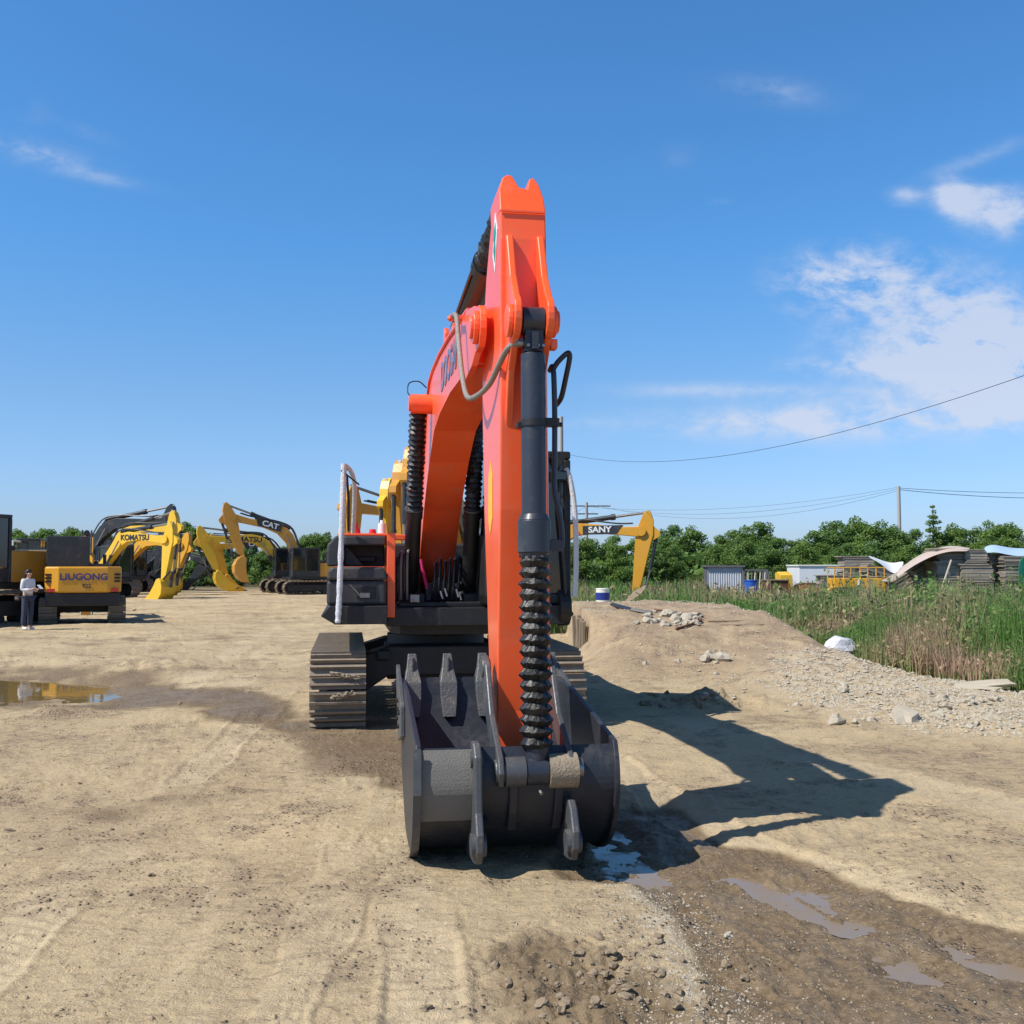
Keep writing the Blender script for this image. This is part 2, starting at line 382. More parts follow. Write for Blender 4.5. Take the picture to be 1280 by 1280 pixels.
TRK = [GP([(330, 1330), (395, 1180), (440, 1060), (455, 960)]), GP([(520, 1330), (528, 1200), (520, 1090), (500, 1010)]), GP([(-60, 1240), (120, 1080), (270, 950), (350, 870)]), GP([(215, 868), (290, 815), (370, 772), (400, 755)]), GP([(285, 868), (335, 815), (392, 772)]), GP([(760, 950), (850, 1020), (960, 1070), (1300, 1145)]), GP([(1300, 1020), (1000, 950), (850, 900)]), GP([(860, 1130), (960, 1200), (1100, 1330)]), GP([(900, 1075), (1040, 1150), (1330, 1270)])]
TRW = [.16, .20, .22, .28, .25, .22, .3, .12, .15]
def tracks(x, y):
    m = np.zeros(np.shape(x)); wob = fbm(x, y, 1.2, 3, 181)*.10
    for L_, w_ in zip(TRK, TRW):
        d = np.full(np.shape(x), 1e9)
        for i in range(len(L_)-1):
            (x0, y0), (x1, y1) = L_[i], L_[i+1]; ex, ey = x1-x0, y1-y0
            tt = np.clip(((x-x0)*ex+(y-y0)*ey)/(ex*ex+ey*ey), 0, 1); d = np.minimum(d, np.hypot(x-x0-tt*ex, y-y0-tt*ey))
        m = np.maximum(m, 1-sstep(w_*.75, w_*1.15, d+wob))
    return m*sstep(-.35, .25, fbm(x, y, .7, 3, 191))
def height(x, y):
    h = fbm(x, y, .12, 3, 5)*.10*sstep(3, 12, y)
    h = h+fbm(x, y, .9, 4, 21)*.040
    rough = .35+.65*sstep(-.15, .5, fbm(x, y, .35, 3, 44))
    h = h+fbm(x, y, 5, 4, 31, .66)*.032*rough
    h = h+np.abs(fbm(x, y*1.6, 9, 3, 35, .6))*.020*sstep(.05, .5, fbm(x, y, .8, 3, 46))
    # wheel / track streaks running away from the viewer
    xr = x+.25*y*.15; h = h+fbm(xr*1.0, y*.08, 4.2, 3, 61)*.014*(.4+.6*sstep(-.2, .4, fbm(x, y, .25, 2, 71)))
    h = h - .10*polymask(x, y, P_PUDLW, .9)
    h = h - .10*polymask(x, y, P_PUDL, .25)
    mud = polymask(x, y, P_MUD, .12)
    ridg = fbm((x*.62-y*.78)*.35, x*.78+y*.62, 4.5, 4, 81, .55)
    h = h*(1-.5*mud) + mud*(-.03+.040*ridg+.022*fbm(x, y, 11, 3, 91, .6))
    for P_ in (P_PUDA, P_PUDB, P_PUDC, P_PUDD):
        h = h-.030*polymask(x, y, P_, .08)
    ch = polymask(x, y, P_CHURN, .16); h = h+ch*(.075*np.abs(fbm(x, y, 3.5, 4, 101, .6))*1.6+.02*fbm(x, y, 15, 3, 104)-.015)
    h = h + polymask(x, y, P_DAMP, .2)*.5*-.015
    for (bx, by, bw, bh) in ((2.5, 13.0, .45, .13), (3.0, 12.9, .35, .10), (2.0, 13.4, .5, .08), (-6.6, 12.4, .5, .07), (-5.2, 12.0, .5, .06), (-3.0, 21, 1.2, .10), (-6.5, 18.4, 1.2, .10)):
        g_ = np.exp(-((x-bx)/bw)**2-((y-by)/(bw*.6))**2); h = h+g_*bh*(1+1.2*fbm(x, y, 3.5, 3, 171, .65))
    tr_ = tracks(x, y); h = h-tr_*.012+tr_*(1-tr_)*.06
    pr_ = np.maximum(tr_*.9, sstep(.10, .45, fbm(x, y, .45, 3, 201))); rd_ = np.sin((y+.35*fbm(x, y, .8, 2, 205)+.06*x)*2*PI/np.where(y < 6.5, .085, .16))
    h = h+pr_*rd_*(.4+.9*sstep(-.2, .5, fbm(x, y, 2.5, 3, 209)))*.0055*(1-sstep(9, 13, y))*(1-.6*polymask(x, y, P_MUD, .2))
    # earth ramp
    ex = x+fbm(x, y, .6, 3, 111)*.35; ey = y+fbm(x, y, .5, 3, 113)*.5
    edge = 5.15+np.clip((19-ey)*.12, -.3, .7)
    lft = np.where(y > 19.2, sstep(1.42, 1.50, x), sstep(.7, 2.1, ex))
    m_ = sstep(14.9, 20.6, ey)*(1-sstep(edge-.15, edge+1.1, ex))*lft*(1-sstep(25.5, 28.5, y))
    h = h+m_*(.90+.05*fbm(x, y, 1.1, 3, 121)+.05*fbm(x*.35, y*1.3, 2.6, 4, 125, .6)+.03*fbm(x, y, 5, 3, 127, .6))
    # low rubble berm at the foot of the weeds
    rb = polymask(x, y, P_RUB, .8); h = h+rb*(.05+.09*np.abs(fbm(x, y, 1.6, 4, 131, .6))+.035*fbm(x, y, 7, 3, 135))
    far = sstep(40, 90, y); h = h*(1-far)+far*.0
    return h
def ground():
    ang = np.concatenate([np.linspace(-180, -36, 60)[:-1], np.linspace(-36, 36, 760), np.linspace(36, 180, 60)[1:-1]])
    dep = []; r = .25
    rr = [.0001]
    while r < 2.6: rr.append(r); r += .35
    d = 2.6
    while d < 70: rr.append(d); d += max(.018, .0019*d*d/2.2*1.0 if d > 4 else .018)*1.0 if d < 12 else .0011*d*d
    while d < 5200: rr.append(d); d *= 1.25
    rr = np.array(rr); A, RR = np.meshgrid(np.radians(ang), rr); X = np.sin(A)*RR; Y = np.cos(A)*RR
    Z = height(X, Y)*np.where(RR > 300, 0, 1); nr, na = X.shape
    co_ = np.stack([X, Y, Z], -1).reshape(-1, 3)
    i, j = np.meshgrid(np.arange(nr-1), np.arange(na), indexing='ij'); j2 = (j+1) % na
    F = np.stack([i*na+j, i*na+j2, (i+1)*na+j2, (i+1)*na+j], -1).reshape(-1, 4)[:, ::-1]
    me = bpy.data.meshes.new('ground'); me.vertices.add(len(co_)); me.vertices.foreach_set('co', co_.astype(np.float32).ravel())
    me.loops.add(F.size); me.loops.foreach_set('vertex_index', F.astype(np.int32).ravel()); me.polygons.add(len(F))
    me.polygons.foreach_set('loop_start', (np.arange(len(F))*4).astype(np.int32)); me.update(calc_edges=True); me.validate()
    me.shade_smooth()
    x, y = X.ravel(), Y.ravel()
    nzz = fbm(x, y, 1.3, 4, 141, .6)
    wet = np.clip(polymask(x, y, P_MUD, .10)*1.0+polymask(x, y, P_CHURN, .25)*.55+polymask(x, y, P_DAMP, .35)*.8+polymask(x, y, P_PUDLW, .5)*.6, 0, 1)
    wet = np.clip(wet*(1+.9*nzz)+.0, 0, 1)
    band = polymask(x, y, P_PUDLW, 1.6)*.5+polymask(x, y, P_DAMP, .8)*.3; wet = np.maximum(wet, np.clip(band+.9*fbm(x, y, .9, 4, 151, .6)-.15, 0, .8)*(band > .02))
    lp_ = sstep(.03, .42, fbm(x, y, .28, 4, 161, .6)-.10*0)*sstep(4, 8, y)*(1-sstep(30, 60, y)); wet = np.maximum(wet, lp_*.42*(1+fbm(x, y, 3, 3, 165)))
    clean = polymask(x, y, P_RUB, .6)
    soil = polymask(x, y, P_WEED, .25)*1.0; soil = np.maximum(soil, polymask(x, y, P_BACK, .5))
    grav = np.clip(polymask(x, y, GP([(770, 1110), (850, 1110), (900, 1200), (1000, 1290), (800, 1290), (840, 1200)]), .15), 0, 1)
    ramp_ = sstep(15.0, 17.5, y)*(1-sstep(27, 30, y))*sstep(.9, 2, x)*(1-sstep(6, 7, x))
    for nm, arr in (('trk', tracks(x, y)), ('ramp', ramp_), ('wet', wet), ('pale', np.maximum(clean, grav)), ('soil', soil)):
        a = me.attributes.new(nm, 'FLOAT', 'POINT'); a.data.foreach_set('value', arr.astype(np.float32))
    m, t, b = newmat('dirt'); tc = t.n('ShaderNodeTexCoord').outputs['Object']
    aw = t.n('ShaderNodeAttribute', attribute_name='wet').outputs['Fac']; ap = t.n('ShaderNodeAttribute', attribute_name='pale').outputs['Fac']; as_ = t.n('ShaderNodeAttribute', attribute_name='soil').outputs['Fac']
    big = t.noise(tc, .35, 5, .6, .5); mid = t.noise(tc, 2.2, 6, .65, .3); fine = t.noise(tc, 28, 5, .7); grit = t.noise(tc, 110, 3, .7)
    mp = t.n('ShaderNodeMapping'); mp.inputs['Scale'].default_value = (6, .5, 1); mp.inputs['Rotation'].default_value = (0, 0, R(6)); t.l(tc, mp.inputs[0])
    streak = t.noise(mp.outputs[0], 1.4, 5, .65)
    mp2 = t.n('ShaderNodeMapping'); mp2.inputs['Scale'].default_value = (1.6, 3.4, 1); mp2.inputs['Rotation'].default_value = (0, 0, R(-8)); t.l(tc, mp2.inputs[0])
    crust = t.noise(mp2.outputs[0], 4.5, 6, .75, .6)
    c = t.mix(t.ramp(big, .3, .7), (.53, .41, .245), (.44, .33, .20))
    c = t.mix(t.m('MULTIPLY', t.ramp(mid, .5, .75), .55), c, (.30, .225, .15))
    c = t.mix(t.m('MULTIPLY', t.ramp(streak, .52, .75), .38), c, (.56, .46, .32))
    c = t.mix(t.m('MULTIPLY', t.ramp(t.m('ADD', crust, t.m('MULTIPLY', t.m('SUBTRACT', big, .5), .5)), .53, .68), .7), c, (.20, .15, .10))
    c = t.mix(t.m('MULTIPLY', t.ramp(fine, .48, .72), .55), c, (.25, .195, .14))
    c = t.mix(t.m('MULTIPLY', t.ramp(grit, .6, .75), .25), c, (.62, .55, .42))
    at_ = t.n('ShaderNodeAttribute', attribute_name='trk').outputs['Fac']; ar_ = t.n('ShaderNodeAttribute', attribute_name='ramp').outputs['Fac']
    c = t.mix(t.m('MULTIPLY', at_, .35), c, (.60, .49, .33))
    c = t.mix(t.m('MULTIPLY', ar_, t.ramp(mid, .25, .6)), c, (.33, .235, .155))
    vo = t.n('ShaderNodeTexVoronoi'); vo.inputs['Scale'].default_value = 26; vo.inputs['Randomness'].default_value = 1; t.l(tc, vo.inputs['Vector'])
    clus = t.noise(tc, 1.1, 6, .72, .4); clus2 = t.noise(tc, 5.5, 4, .7)
    cm = t.ramp(t.m('ADD', t.m('MULTIPLY', clus, .65), t.m('MULTIPLY', clus2, .35)), .50, .60)
    crumb = t.m('MULTIPLY', t.m('SUBTRACT', 1, t.ramp(vo.outputs['Distance'], .15, .42)), cm)
    c = t.mix(t.m('MULTIPLY', cm, .55), c, (.25, .185, .125))
    c = t.mix(t.m('MULTIPLY', crumb, .5), c, (.17, .125, .08))
    c = t.mix(t.m('MULTIPLY', ap, t.ramp(t.noise(tc, 9, 5, .7), .42, .62)), c, (.54, .46, .34))
    wetn = t.m('MULTIPLY', aw, 1, clamp=True)
    wc = t.mix(t.ramp(fine, .35, .7), (.15, .105, .06), (.25, .18, .11))
    wc = t.mix(t.m('MULTIPLY', t.ramp(mid, .45, .7), .5), wc, (.30, .225, .145))
    c = t.mix(t.ramp(t.m('ADD', wetn, t.m('MULTIPLY', t.m('SUBTRACT', mid, .5), .7)), .2, .75), c, wc)
    c = t.mix(t.m('MULTIPLY', as_, .85), c, (.10, .085, .045))
    t.l(c, b.inputs['Base Color'])
    wr = t.ramp(t.m('ADD', wetn, t.m('MULTIPLY', t.m('SUBTRACT', mid, .5), 1.2)), .55, 1.05)
    t.l(t.m('SUBTRACT', .95, t.m('MULTIPLY', wr, .50)), b.inputs['Roughness']); b.inputs['Specular IOR Level'].default_value = .22
    bp = t.n('ShaderNodeBump'); bp.inputs['Strength'].default_value = .9; bp.inputs['Distance'].default_value = .036
    hh = t.m('ADD', t.m('ADD', t.m('MULTIPLY', fine, .5), t.m('MULTIPLY', grit, .22)), t.m('ADD', t.m('MULTIPLY', crust, .8), t.m('ADD', t.m('MULTIPLY', streak, .35), t.m('MULTIPLY', crumb, .9))))
    t.l(hh, bp.inputs['Height']); t.l(bp.outputs[0], b.inputs['Normal'])
    me.materials.append(m); o = bpy.data.objects.new('ground', me); col.objects.link(o); tag(o, kind='structure')
ground()
def hz(x, y): return float(height(np.array([float(x)]), np.array([float(y)]))[0])

# water
def watermat(name, c, rough):
    m, t, b = newmat(name); tc = t.n('ShaderNodeTexCoord').outputs['Object']
    b.inputs['Base Color'].default_value = (*c, 1); b.inputs['Roughness'].default_value = rough; b.inputs['Specular IOR Level'].default_value = .6; b.inputs['IOR'].default_value = 1.33
    t.l(t.m('ADD', rough*.5, t.m('MULTIPLY', t.ramp(t.noise(tc, 5, 4, .6), .4, .65), rough*2.2)), b.inputs['Roughness'])
    bp = t.n('ShaderNodeBump'); bp.inputs['Strength'].default_value = .12; bp.inputs['Distance'].default_value = .01
    t.l(t.noise(tc, 3, 3), bp.inputs['Height']); t.l(bp.outputs[0], b.inputs['Normal']); return m
M['pud'] = watermat('muddy_water', (.17, .12, .045), .025); M['pud2'] = watermat('mud_film', (.22, .165, .115), .16)
def puddle(poly, z, m, grow=.25):
    cx = sum(p[0] for p in poly)/len(poly); cy = sum(p[1] for p in poly)/len(poly)
    b = MB(False); ids = []
    for (x, y) in poly:
        d = math.hypot(x-cx, y-cy) or 1; ids.append(b.p(x+(x-cx)/d*grow, y+(y-cy)/d*grow, z))
    b.f.append(ids); o = b.build('puddle', m); tag(o, kind='structure'); return o
def level(poly, frac):
    xs = np.array([p[0] for p in poly]); ys = np.array([p[1] for p in poly])
    rx = RNG.uniform(xs.min(), xs.max(), 900); ry = RNG.uniform(ys.min(), ys.max(), 900)
    k = polymask(rx, ry, poly, .02) > .5; return float(np.quantile(height(rx[k], ry[k]), frac))
puddle(P_PUDL, level(P_PUDL, .80), M['pud'], .35)
for P_, fr in ((P_PUDA, .60), (P_PUDB, .62), (P_PUDC, .55), (P_PUDD, .5)): puddle(P_, level(P_, fr), M['pud2'], .08)

# ------------------------------------------------------------------ tracks (shared by all tracked machines)
def track_path(s, L, Rr):
    """point and tangent on the belt loop, s in metres; loop starts on top going forward (u+)"""
    per = 2*L+2*PI*Rr; s = s % per
    if s < L: return (-L/2+s, 2*Rr, 1, 0)
    s -= L
    if s < PI*Rr: a = PI/2-s/Rr; return (L/2+Rr*math.cos(a), Rr+Rr*math.sin(a), math.sin(a), -math.cos(a))
    s -= PI*Rr
    if s < L: return (L/2-s, 0, -1, 0)
    s -= L; a = -PI/2-s/Rr; return (-L/2+Rr*math.cos(a), Rr+Rr*math.sin(a), math.sin(a), -math.cos(a))
def belt(b, xc, w, L, Rr, ns, ribs=3):
    per = 2*L+2*PI*Rr; pitch = per/ns
    def plate(s0, s1, h0, h1, x0, x1):
        q = []
        for (s, h) in ((s0, h0), (s1, h0), (s1, h1), (s0, h1)):
            u, z, tu, tz = track_path(s, L, Rr-.0); q.append((u-tz*h*1.0, z+tu*h*1.0))
        b.prism(q, x0, x1)
    for i in range(ns):
        s = i*pitch
        plate(s+.010, s+pitch-.010, -.035, -.010, xc-w/2, xc+w/2)
        for k in range(ribs):
            a = s+pitch*(.08+k*.34); plate(a, a+.020, -.012, .034, xc-w/2, xc+w/2)
        plate(s+.03, s+pitch-.03, -.075, -.03, xc-w*.18, xc-w*.05); plate(s+.03, s+pitch-.03, -.075, -.03, xc+w*.05, xc+w*.18)
    return b
def make_track(root, xc, w, L, Rr, ns, side, belt_m, frame_m, detail=True):
    sgn = side; fr = MB()
    fr.prism([(-L/2+.1, Rr*.55), (L/2-.1, Rr*.55), (L/2-.02, Rr*1.0), (L/2-.2, Rr*1.45), (-L/2+.2, Rr*1.45), (-L/2+.02, Rr)], xc-w*.30, xc+w*.30)
    t_ = fr.build('track', frame_m, root, bev=.01 if detail else 0)
    belt(MB(), xc, w, L, Rr, ns, 3 if detail else 2).build('track_belt', belt_m, t_)
    for nm, uu in (('sprocket', -L/2), ('idler', L/2)):
        sb = MB().pin(xc-w*.2, xc+w*.2, uu, Rr, Rr-.09, 24); sb.pin(xc-w*.34, xc+w*.34, uu, Rr, Rr*.45, 16); sb.build(nm, frame_m, t_, smooth=True)
    nr = 7 if detail else 5
    for i in range(nr):
        uu = -L/2+.35+(L-.7)*i/(nr-1); MB().pin(xc-w*.33, xc+w*.33, uu, .17*Rr/.45, .10*Rr/.45, 14).build('roller', frame_m, t_, smooth=True)
    return t_
def bellows(p0, p1, n, ri, ro, jit=.006, seg=18):
    P0, P1 = Vector(p0), Vector(p1); pts = []; rad = []
    for i in range(2*n+1):
        f = i/(2*n); q_ = P0.lerp(P1, f); pts.append((q_.x+random.uniform(-jit, jit)*.6, q_.y+random.uniform(-jit, jit)*.6, q_.z))
        rad.append((ri if i % 2 == 0 else ro)+random.uniform(-jit, jit))
    b = MB()
    n0 = len(b.v); b.tube(pts, rad, seg)
    # crumple
    for k in range(n0, len(b.v)):
        x, y, z = b.v[k]; b.v[k] = (x+random.uniform(-jit, jit), y+random.uniform(-jit, jit), z+random.uniform(-jit, jit)*1.6)
    return b

# ------------------------------------------------------------------ the big orange excavator
def big_excavator():
    root = empty('excavator', (-.95, 12.8, 0), R(9), 'large orange excavator facing the viewer with its dark bucket curled on the ground', 'excavator')
    O, K, SL = M['orange'], M['black'], M['slate']
    for s in (-1, 1): make_track(root, 1.175*s, .58, 3.05, .405, 31, s, M['shoe'], K)
    for (x_, z_, sz_) in ((-1.10, .62, .07), (-1.0, .60, .05), (-1.2, .63, .05), (-1.12, .42, .07), (-1.18, .40, .05), (-1.03, .44, .04), (1.1, .55, .05)):
        u_ = 1.575+math.sqrt(max(0, .415**2-(z_-.415)**2))+.005; b_ = MB()
        for q_ in range(9): b_.cyl((x_+random.uniform(-.06, .06), u_-.01, z_+random.uniform(-.02, .02)), (x_+random.uniform(-.06, .06), u_+.02, z_+random.uniform(-.02, .02)), sz_*random.uniform(.15, .4), sz_*.1, 7)
        b_.build('caked_mud', M['muddy'], root)
    # car body
    cb = MB(); cb.front([(-.92, .74), (-.6, .84), (.6, .84), (.92, .74), (.92, .30), (.62, .50), (-.62, .50), (-.92, .30)], .95, .55)
    cb.front([(-.92, .74), (-.6, .84), (.6, .84), (.92, .74), (.92, .30), (.62, .50), (-.62, .50), (-.92, .30)], -.55, -.95)
    cb.box(-.62, .62, -.55, .55, .42, .80)
    cb.box(-.75, -.6, .951, 1.02, .68, .80)
    cb.build('car_body', K, root, bev=.02)
    MB().cyl((0, 0, .80), (0, 0, .93), .60, .60, 40).cyl((0, 0, .93), (0, 0, .985), .55, .55, 40).build('swing_ring', K, root, smooth=True)
    # upper frame
    uf = MB(); uf.flat([(-.60, 1.0), (-.50, 1.25), (.48, 1.25), (.62, 1.0), (.62, -2.6), (-.62, -2.6)], .985, 1.10)
    uf.flat([(-.66, 1.55), (.74, 1.55), (.74, -2.6), (-.66, -2.6)], 1.10, 1.30)
    uf.build('upper_frame', K, root, bev=.012)
    MB().front([(-1.36, 1.23), (-1.27, 1.335), (-.665, 1.335), (-.665, 1.14), (-1.21, 1.14)], 1.86, -2.4).build('catwalk', K, root, bev=.01)
    MB().front([(1.36, 1.23), (1.30, 1.33), (.745, 1.33), (.745, 1.12), (1.25, 1.12)], 1.82, -2.4).build('side_deck', K, root, bev=.01)
    # tool box on the viewer's left (lower box with a rounded lid and upper recess panel)
    tb = MB().box(-1.30, -.675, 1.05, 1.79, 1.34, 1.60).build('tool_box', M['panel'], root, bev=.03)
    lid = MB().front([(-1.30, 1.603), (-1.29, 1.70), (-1.25, 1.745), (-.72, 1.745), (-.68, 1.70), (-.665, 1.603)], 1.81, 1.20).build('lid', M['panel'], tb, bev=.025)
    MB().box(-.99, -.79, 1.79, 1.80, 1.41, 1.53).build('latch_recess', K, tb, bev=.006)
    MB().box(-.95, -.85, 1.801, 1.812, 1.42, 1.47).cyl((-1.06, 1.80, 1.56), (-.95, 1.80, 1.44), .007).build('latch', M['steel'], tb)
    sp_ = MB(); sp_.front([(-1.31, 1.75), (-1.31, 1.98), (-1.22, 2.085), (-.668, 2.085), (-.668, 1.75)], 1.02, -1.9)
    sp_.front([(-1.31, 1.75), (-1.31, 1.98), (-1.22, 2.085), (-1.13, 2.085), (-1.13, 1.75)], 1.42, 1.02).front([(-1.13, 1.98), (-1.13, 2.085), (-.668, 2.085), (-.668, 1.98)], 1.42, 1.02)
    sp_.front([(-1.13, 1.75), (-1.13, 1.98), (-1.09, 1.98), (-.90, 1.75)], 1.25, 1.02)
    side = sp_.build('side_panel', M['panel'], root, bev=.025)
    MB().front([(-1.05, 1.86), (-.76, 1.86), (-.78, 1.80), (-1.03, 1.80)], 1.10, 1.02).build('grab_recess', K, side, bev=.01)
    MB().front([(-1.20, 2.087), (-.668, 2.087), (-.668, 2.115), (-1.20, 2.115)], 1.40, -1.9).build('top_cover', O, root, bev=.006)
    op = MB().box(-.662, -.575, .9, 1.62, 1.20, 2.115).box(-.574, -.28, .95, 1.05, 2.05, 2.112)
    MB().box(.25, .44, .9, 1.0, 2.05, 2.112).build('cross_rail', O, root, bev=.006)
    op.build('corner_post', O, root, bev=.008)
    # dark machinery bay behind the boom foot
    MB().box(-.57, .40, -2.2, -.12, 1.305, 2.04).build('engine_housing', M['panel'], root, bev=.03)
    MB().flat([(-1.30, -2.42), (1.28, -2.42), (1.22, -2.85), (.7, -3.02), (-.7, -3.02), (-1.22, -2.85)], 1.15, 2.02).build('counterweight', O, root, bev=.06)
    MB().box(.46, 1.29, -2.4, -.15, 1.335, 2.03).build('side_panel', M['panel'], root, bev=.04)
    # boom foot bracket, valve bank and hoses
    br = MB()
    for x in (-.30, .20): br.prism([(-.3, 1.30), (1.05, 1.30), (.95, 1.45), (.45, 1.85), (.15, 1.95), (-.15, 1.9), (-.3, 1.6)], x, x+.05)
    br.box(-.52, .46, .9, 1.35, 1.301, 1.35); br.box(-.50, -.22, .95, 1.15, 1.30, 1.44).box(.22, .46, .95, 1.15, 1.30, 1.44)
    br.build('boom_bracket', K, root, bev=.01)
    vb = MB().box(-.2, .18, .45, .95, 1.351, 1.55).box(-.12, .08, .95, 1.05, 1.40, 1.60).build('valve_bank', SL, root, bev=.012)
    random.seed(3)
    for i in range(6):
        x = -.13+.055*i; h = 1.72+random.uniform(-.03, .12)
        MB().tube(spline([(x, 1.10, 1.36), (x+.01, 1.16, 1.5), (x+.03, 1.14, h), (x+.05, 1.0, h+.06), (x+.06, .8, h-.05), (x+.05, .7, 1.5)]), .017, 8).build('hydraulic_hose', M['blackhose'], root, smooth=True)
    for (x, zt) in ((-.02, 1.47), (.03, 1.50), (.16, 1.49), (.19, 1.46)):
        MB().cyl((x, 1.20, zt-.09), (x-.025, 1.18, zt), .014).build('hose_fitting', M['steel'], root, smooth=True)
    for i in range(4):
        x = -.53+.035*i; MB().tube(spline([(x, 1.28, 1.38), (x-.005, 1.3, 1.55), (x, 1.28, 1.8+.03*i), (x+.05, 1.05, 1.92), (x+.1, .8, 1.85)]), .015, 8).build('hydraulic_hose', M['hose'] if i % 2 else M['blackhose'], root, smooth=True)
    MB().tube(spline([(-.27, 1.22, 1.83), (-.255, 1.24, 1.72), (-.225, 1.26, 1.60), (-.205, 1.25, 1.50)]), .018, 6).build('warning_tag', M['magenta'], root)
    MB().box(-.40, -.30, 1.36, 1.44, 1.352, 1.44).cyl((-.36, 1.44, 1.38), (-.36, 1.47, 1.38), .015).build('grease_block', M['steel'], root, bev=.006)
    # filler caps, lamp and breather on the deck
    MB().cyl((-1.0, 1.28, 2.115), (-1.0, 1.28, 2.17), .055, .05).cyl((-1.0, 1.28, 2.17), (-1.0, 1.28, 2.23), .03, .028).build('fuel_cap', M['redbit'], root, smooth=True)
    MB().cyl((-.81, 1.1, 2.115), (-.81, 1.1, 2.17), .045, .035).build('oil_cap', M['redbit'], root, smooth=True)
    MB().cyl((-.70, .95, 2.115), (-.70, .95, 2.24), .05, .045).cyl((-.70, .95, 2.24), (-.70, .95, 2.28), .03, .02).build('white_breather', M['white'], root, smooth=True)
    # wrapped hand rail
    hr = MB(); hr.tube(spline([(-1.18, 1.93, 1.16), (-1.165, 1.92, 1.5), (-1.15, 1.9, 2.1), (-1.13, 1.88, 2.83)], 10), [.030+random.uniform(-.004, .006) for _ in range(31)], 10)
    hr.tube(spline([(-1.13, 1.88, 2.78), (-1.10, 1.87, 2.80), (-1.05, 1.82, 2.74), (-1.02, 1.75, 2.62), (-1.02, 1.6, 2.4), (-1.03, 1.45, 2.12)], 6), .024, 10)
    hrr = hr.build('hand_rail', M['wrap'], root, smooth=True)
    MB().cyl((-1.16, 1.9, 2.76), (-.97, 1.9, 2.61), .009).tube([(-1.10, 1.86, 2.70), (-1.08, 1.7, 2.45), (-1.08, 1.5, 2.14)], .014).build('rail_stay', K, hrr, smooth=True)
    # cab
    cbm = MB()
    z0, z1 = 1.335, 2.93
    for (x, u) in ((.42, 1.72), (1.30, 1.72), (.42, .1), (1.30, .1)):
        cbm.box(x-.04, x+.04, u-.04, u+.04, z0, z1)
    cbm.box(.38, 1.34, .06, 1.76, z1, z1+.09).box(.38, 1.34, .06, 1.76, z0, z0+.12).box(.46, 1.26, 1.70, 1.76, 1.95, 2.0).box(1.29, 1.34, .9, .97, z0, z1).box(.38, .43, .14, 1.68, z0, 2.1)
    cab = cbm.build('cab', K, root, bev=.02)
    for nm, bx in (('windscreen', (.46, 1.26, 1.715, 1.725, 1.46, 2.93)), ('side_window', (1.305, 1.315, .14, 1.68, 1.9, 2.93)), ('side_window', (.395, .405, .14, 1.68, 2.1, 2.93)), ('rear_window', (.46, 1.26, .095, .105, 2.1, 2.93))):
        MB().box(*bx).build(nm, M['glass'], cab)
    MB().box(1.28, 1.325, .95, 1.68, 1.46, 1.9).build('door', M['panel'], cab, bev=.01)
    MB().box(.62, 1.08, .5, .95, 1.46, 1.62).box(.62, 1.08, .42, .55, 1.62, 2.35).build('seat', K, cab, bev=.05)
    MB().tube(spline([(1.27, 1.82, 2.82), (1.31, 1.84, 2.72), (1.355, 1.85, 2.45), (1.375, 1.85, 2.1), (1.375, 1.85, 1.7), (1.36, 1.85, 1.42)], 6), .030, 10).build('hand_rail', M['wrap'], cab, smooth=True)
    MB().tube(spline([(1.22, 1.80, 2.78), (1.20, 1.81, 2.4), (1.24, 1.81, 1.9), (1.27, 1.81, 1.45)], 6), .018, 8).tube([(1.16, 1.80, 2.68), (1.23, 1.81, 2.5)], .012).tube([(1.15, 1.80, 2.62), (1.22, 1.81, 2.42)], .012).build('wiper', M['blackhose'], cab, smooth=True)
    MB().front([(1.08, 3.0), (1.29, 3.0), (1.25, 2.94), (1.20, 2.83), (1.17, 2.83), (1.12, 2.94)], 1.9, 1.84).cyl((1.18, 1.86, 2.84), (1.18, 1.74, 2.76), .018).build('mirror', K, cab, bev=.01)
    MB().box(1.10, 1.27, 1.78, 1.88, 2.68, 2.80).build('work_lamp', M['glass'], cab, bev=.02)
    MB().prism(arc_pts(1.7, 1.30, .20, 0, 360, 20), 1.20, 1.32).build('step_guard', K, root, bev=.01)
    # ---------------- boom
    under = [(.1, 1.45), (.6, 1.93), (1.15, 2.4), (1.55, 2.65), (1.95, 2.88), (2.55, 3.13), (3.2, 3.21), (4.2, 3.24), (5.3, 3.20), (5.62, 3.19)]
    top = [(5.55, 3.60), (5.38, 3.62), (3.95, 3.74), (2.96, 3.79), (2.18, 3.79), (1.75, 3.75), (1.45, 3.62), (1.2, 3.3), (.9, 2.95), (.35, 2.45), (-.15, 1.95), (-.25, 1.65), (-.1, 1.45)]
    boom = MB().prism(under+top, -.215, .165).build('boom', O, root, bev=.012)
    # flange lips along top and bottom plates
    lip = MB()
    tp = [(5.5, 3.607), (5.38, 3.624), (3.95, 3.744), (2.96, 3.794), (2.18, 3.794), (1.75, 3.754), (1.45, 3.624), (1.2, 3.304), (.9, 2.954), (.35, 2.454), (-.1, 2.0)]
    lip.strip(tp, -.238, .188, -.014)
    bt = [(.2, 1.545), (.6, 1.926), (1.15, 2.396), (1.55, 2.646), (1.95, 2.876), (2.55, 3.126), (3.2, 3.206), (4.2, 3.236), (5.3, 3.196), (5.55, 3.19)]
    lip.strip(bt, -.235, .185, -.014)
    lip.build('flange', O, boom)
    lg = MB()
    lugp = [(4.9, 3.24), (5.4, 3.10), (5.85, 3.13), (6.05, 3.18)]+arc_pts(6.17, 3.32, .145, -70, 100, 9)+[(5.95, 3.52), (5.5, 3.60), (5.0, 3.60)]
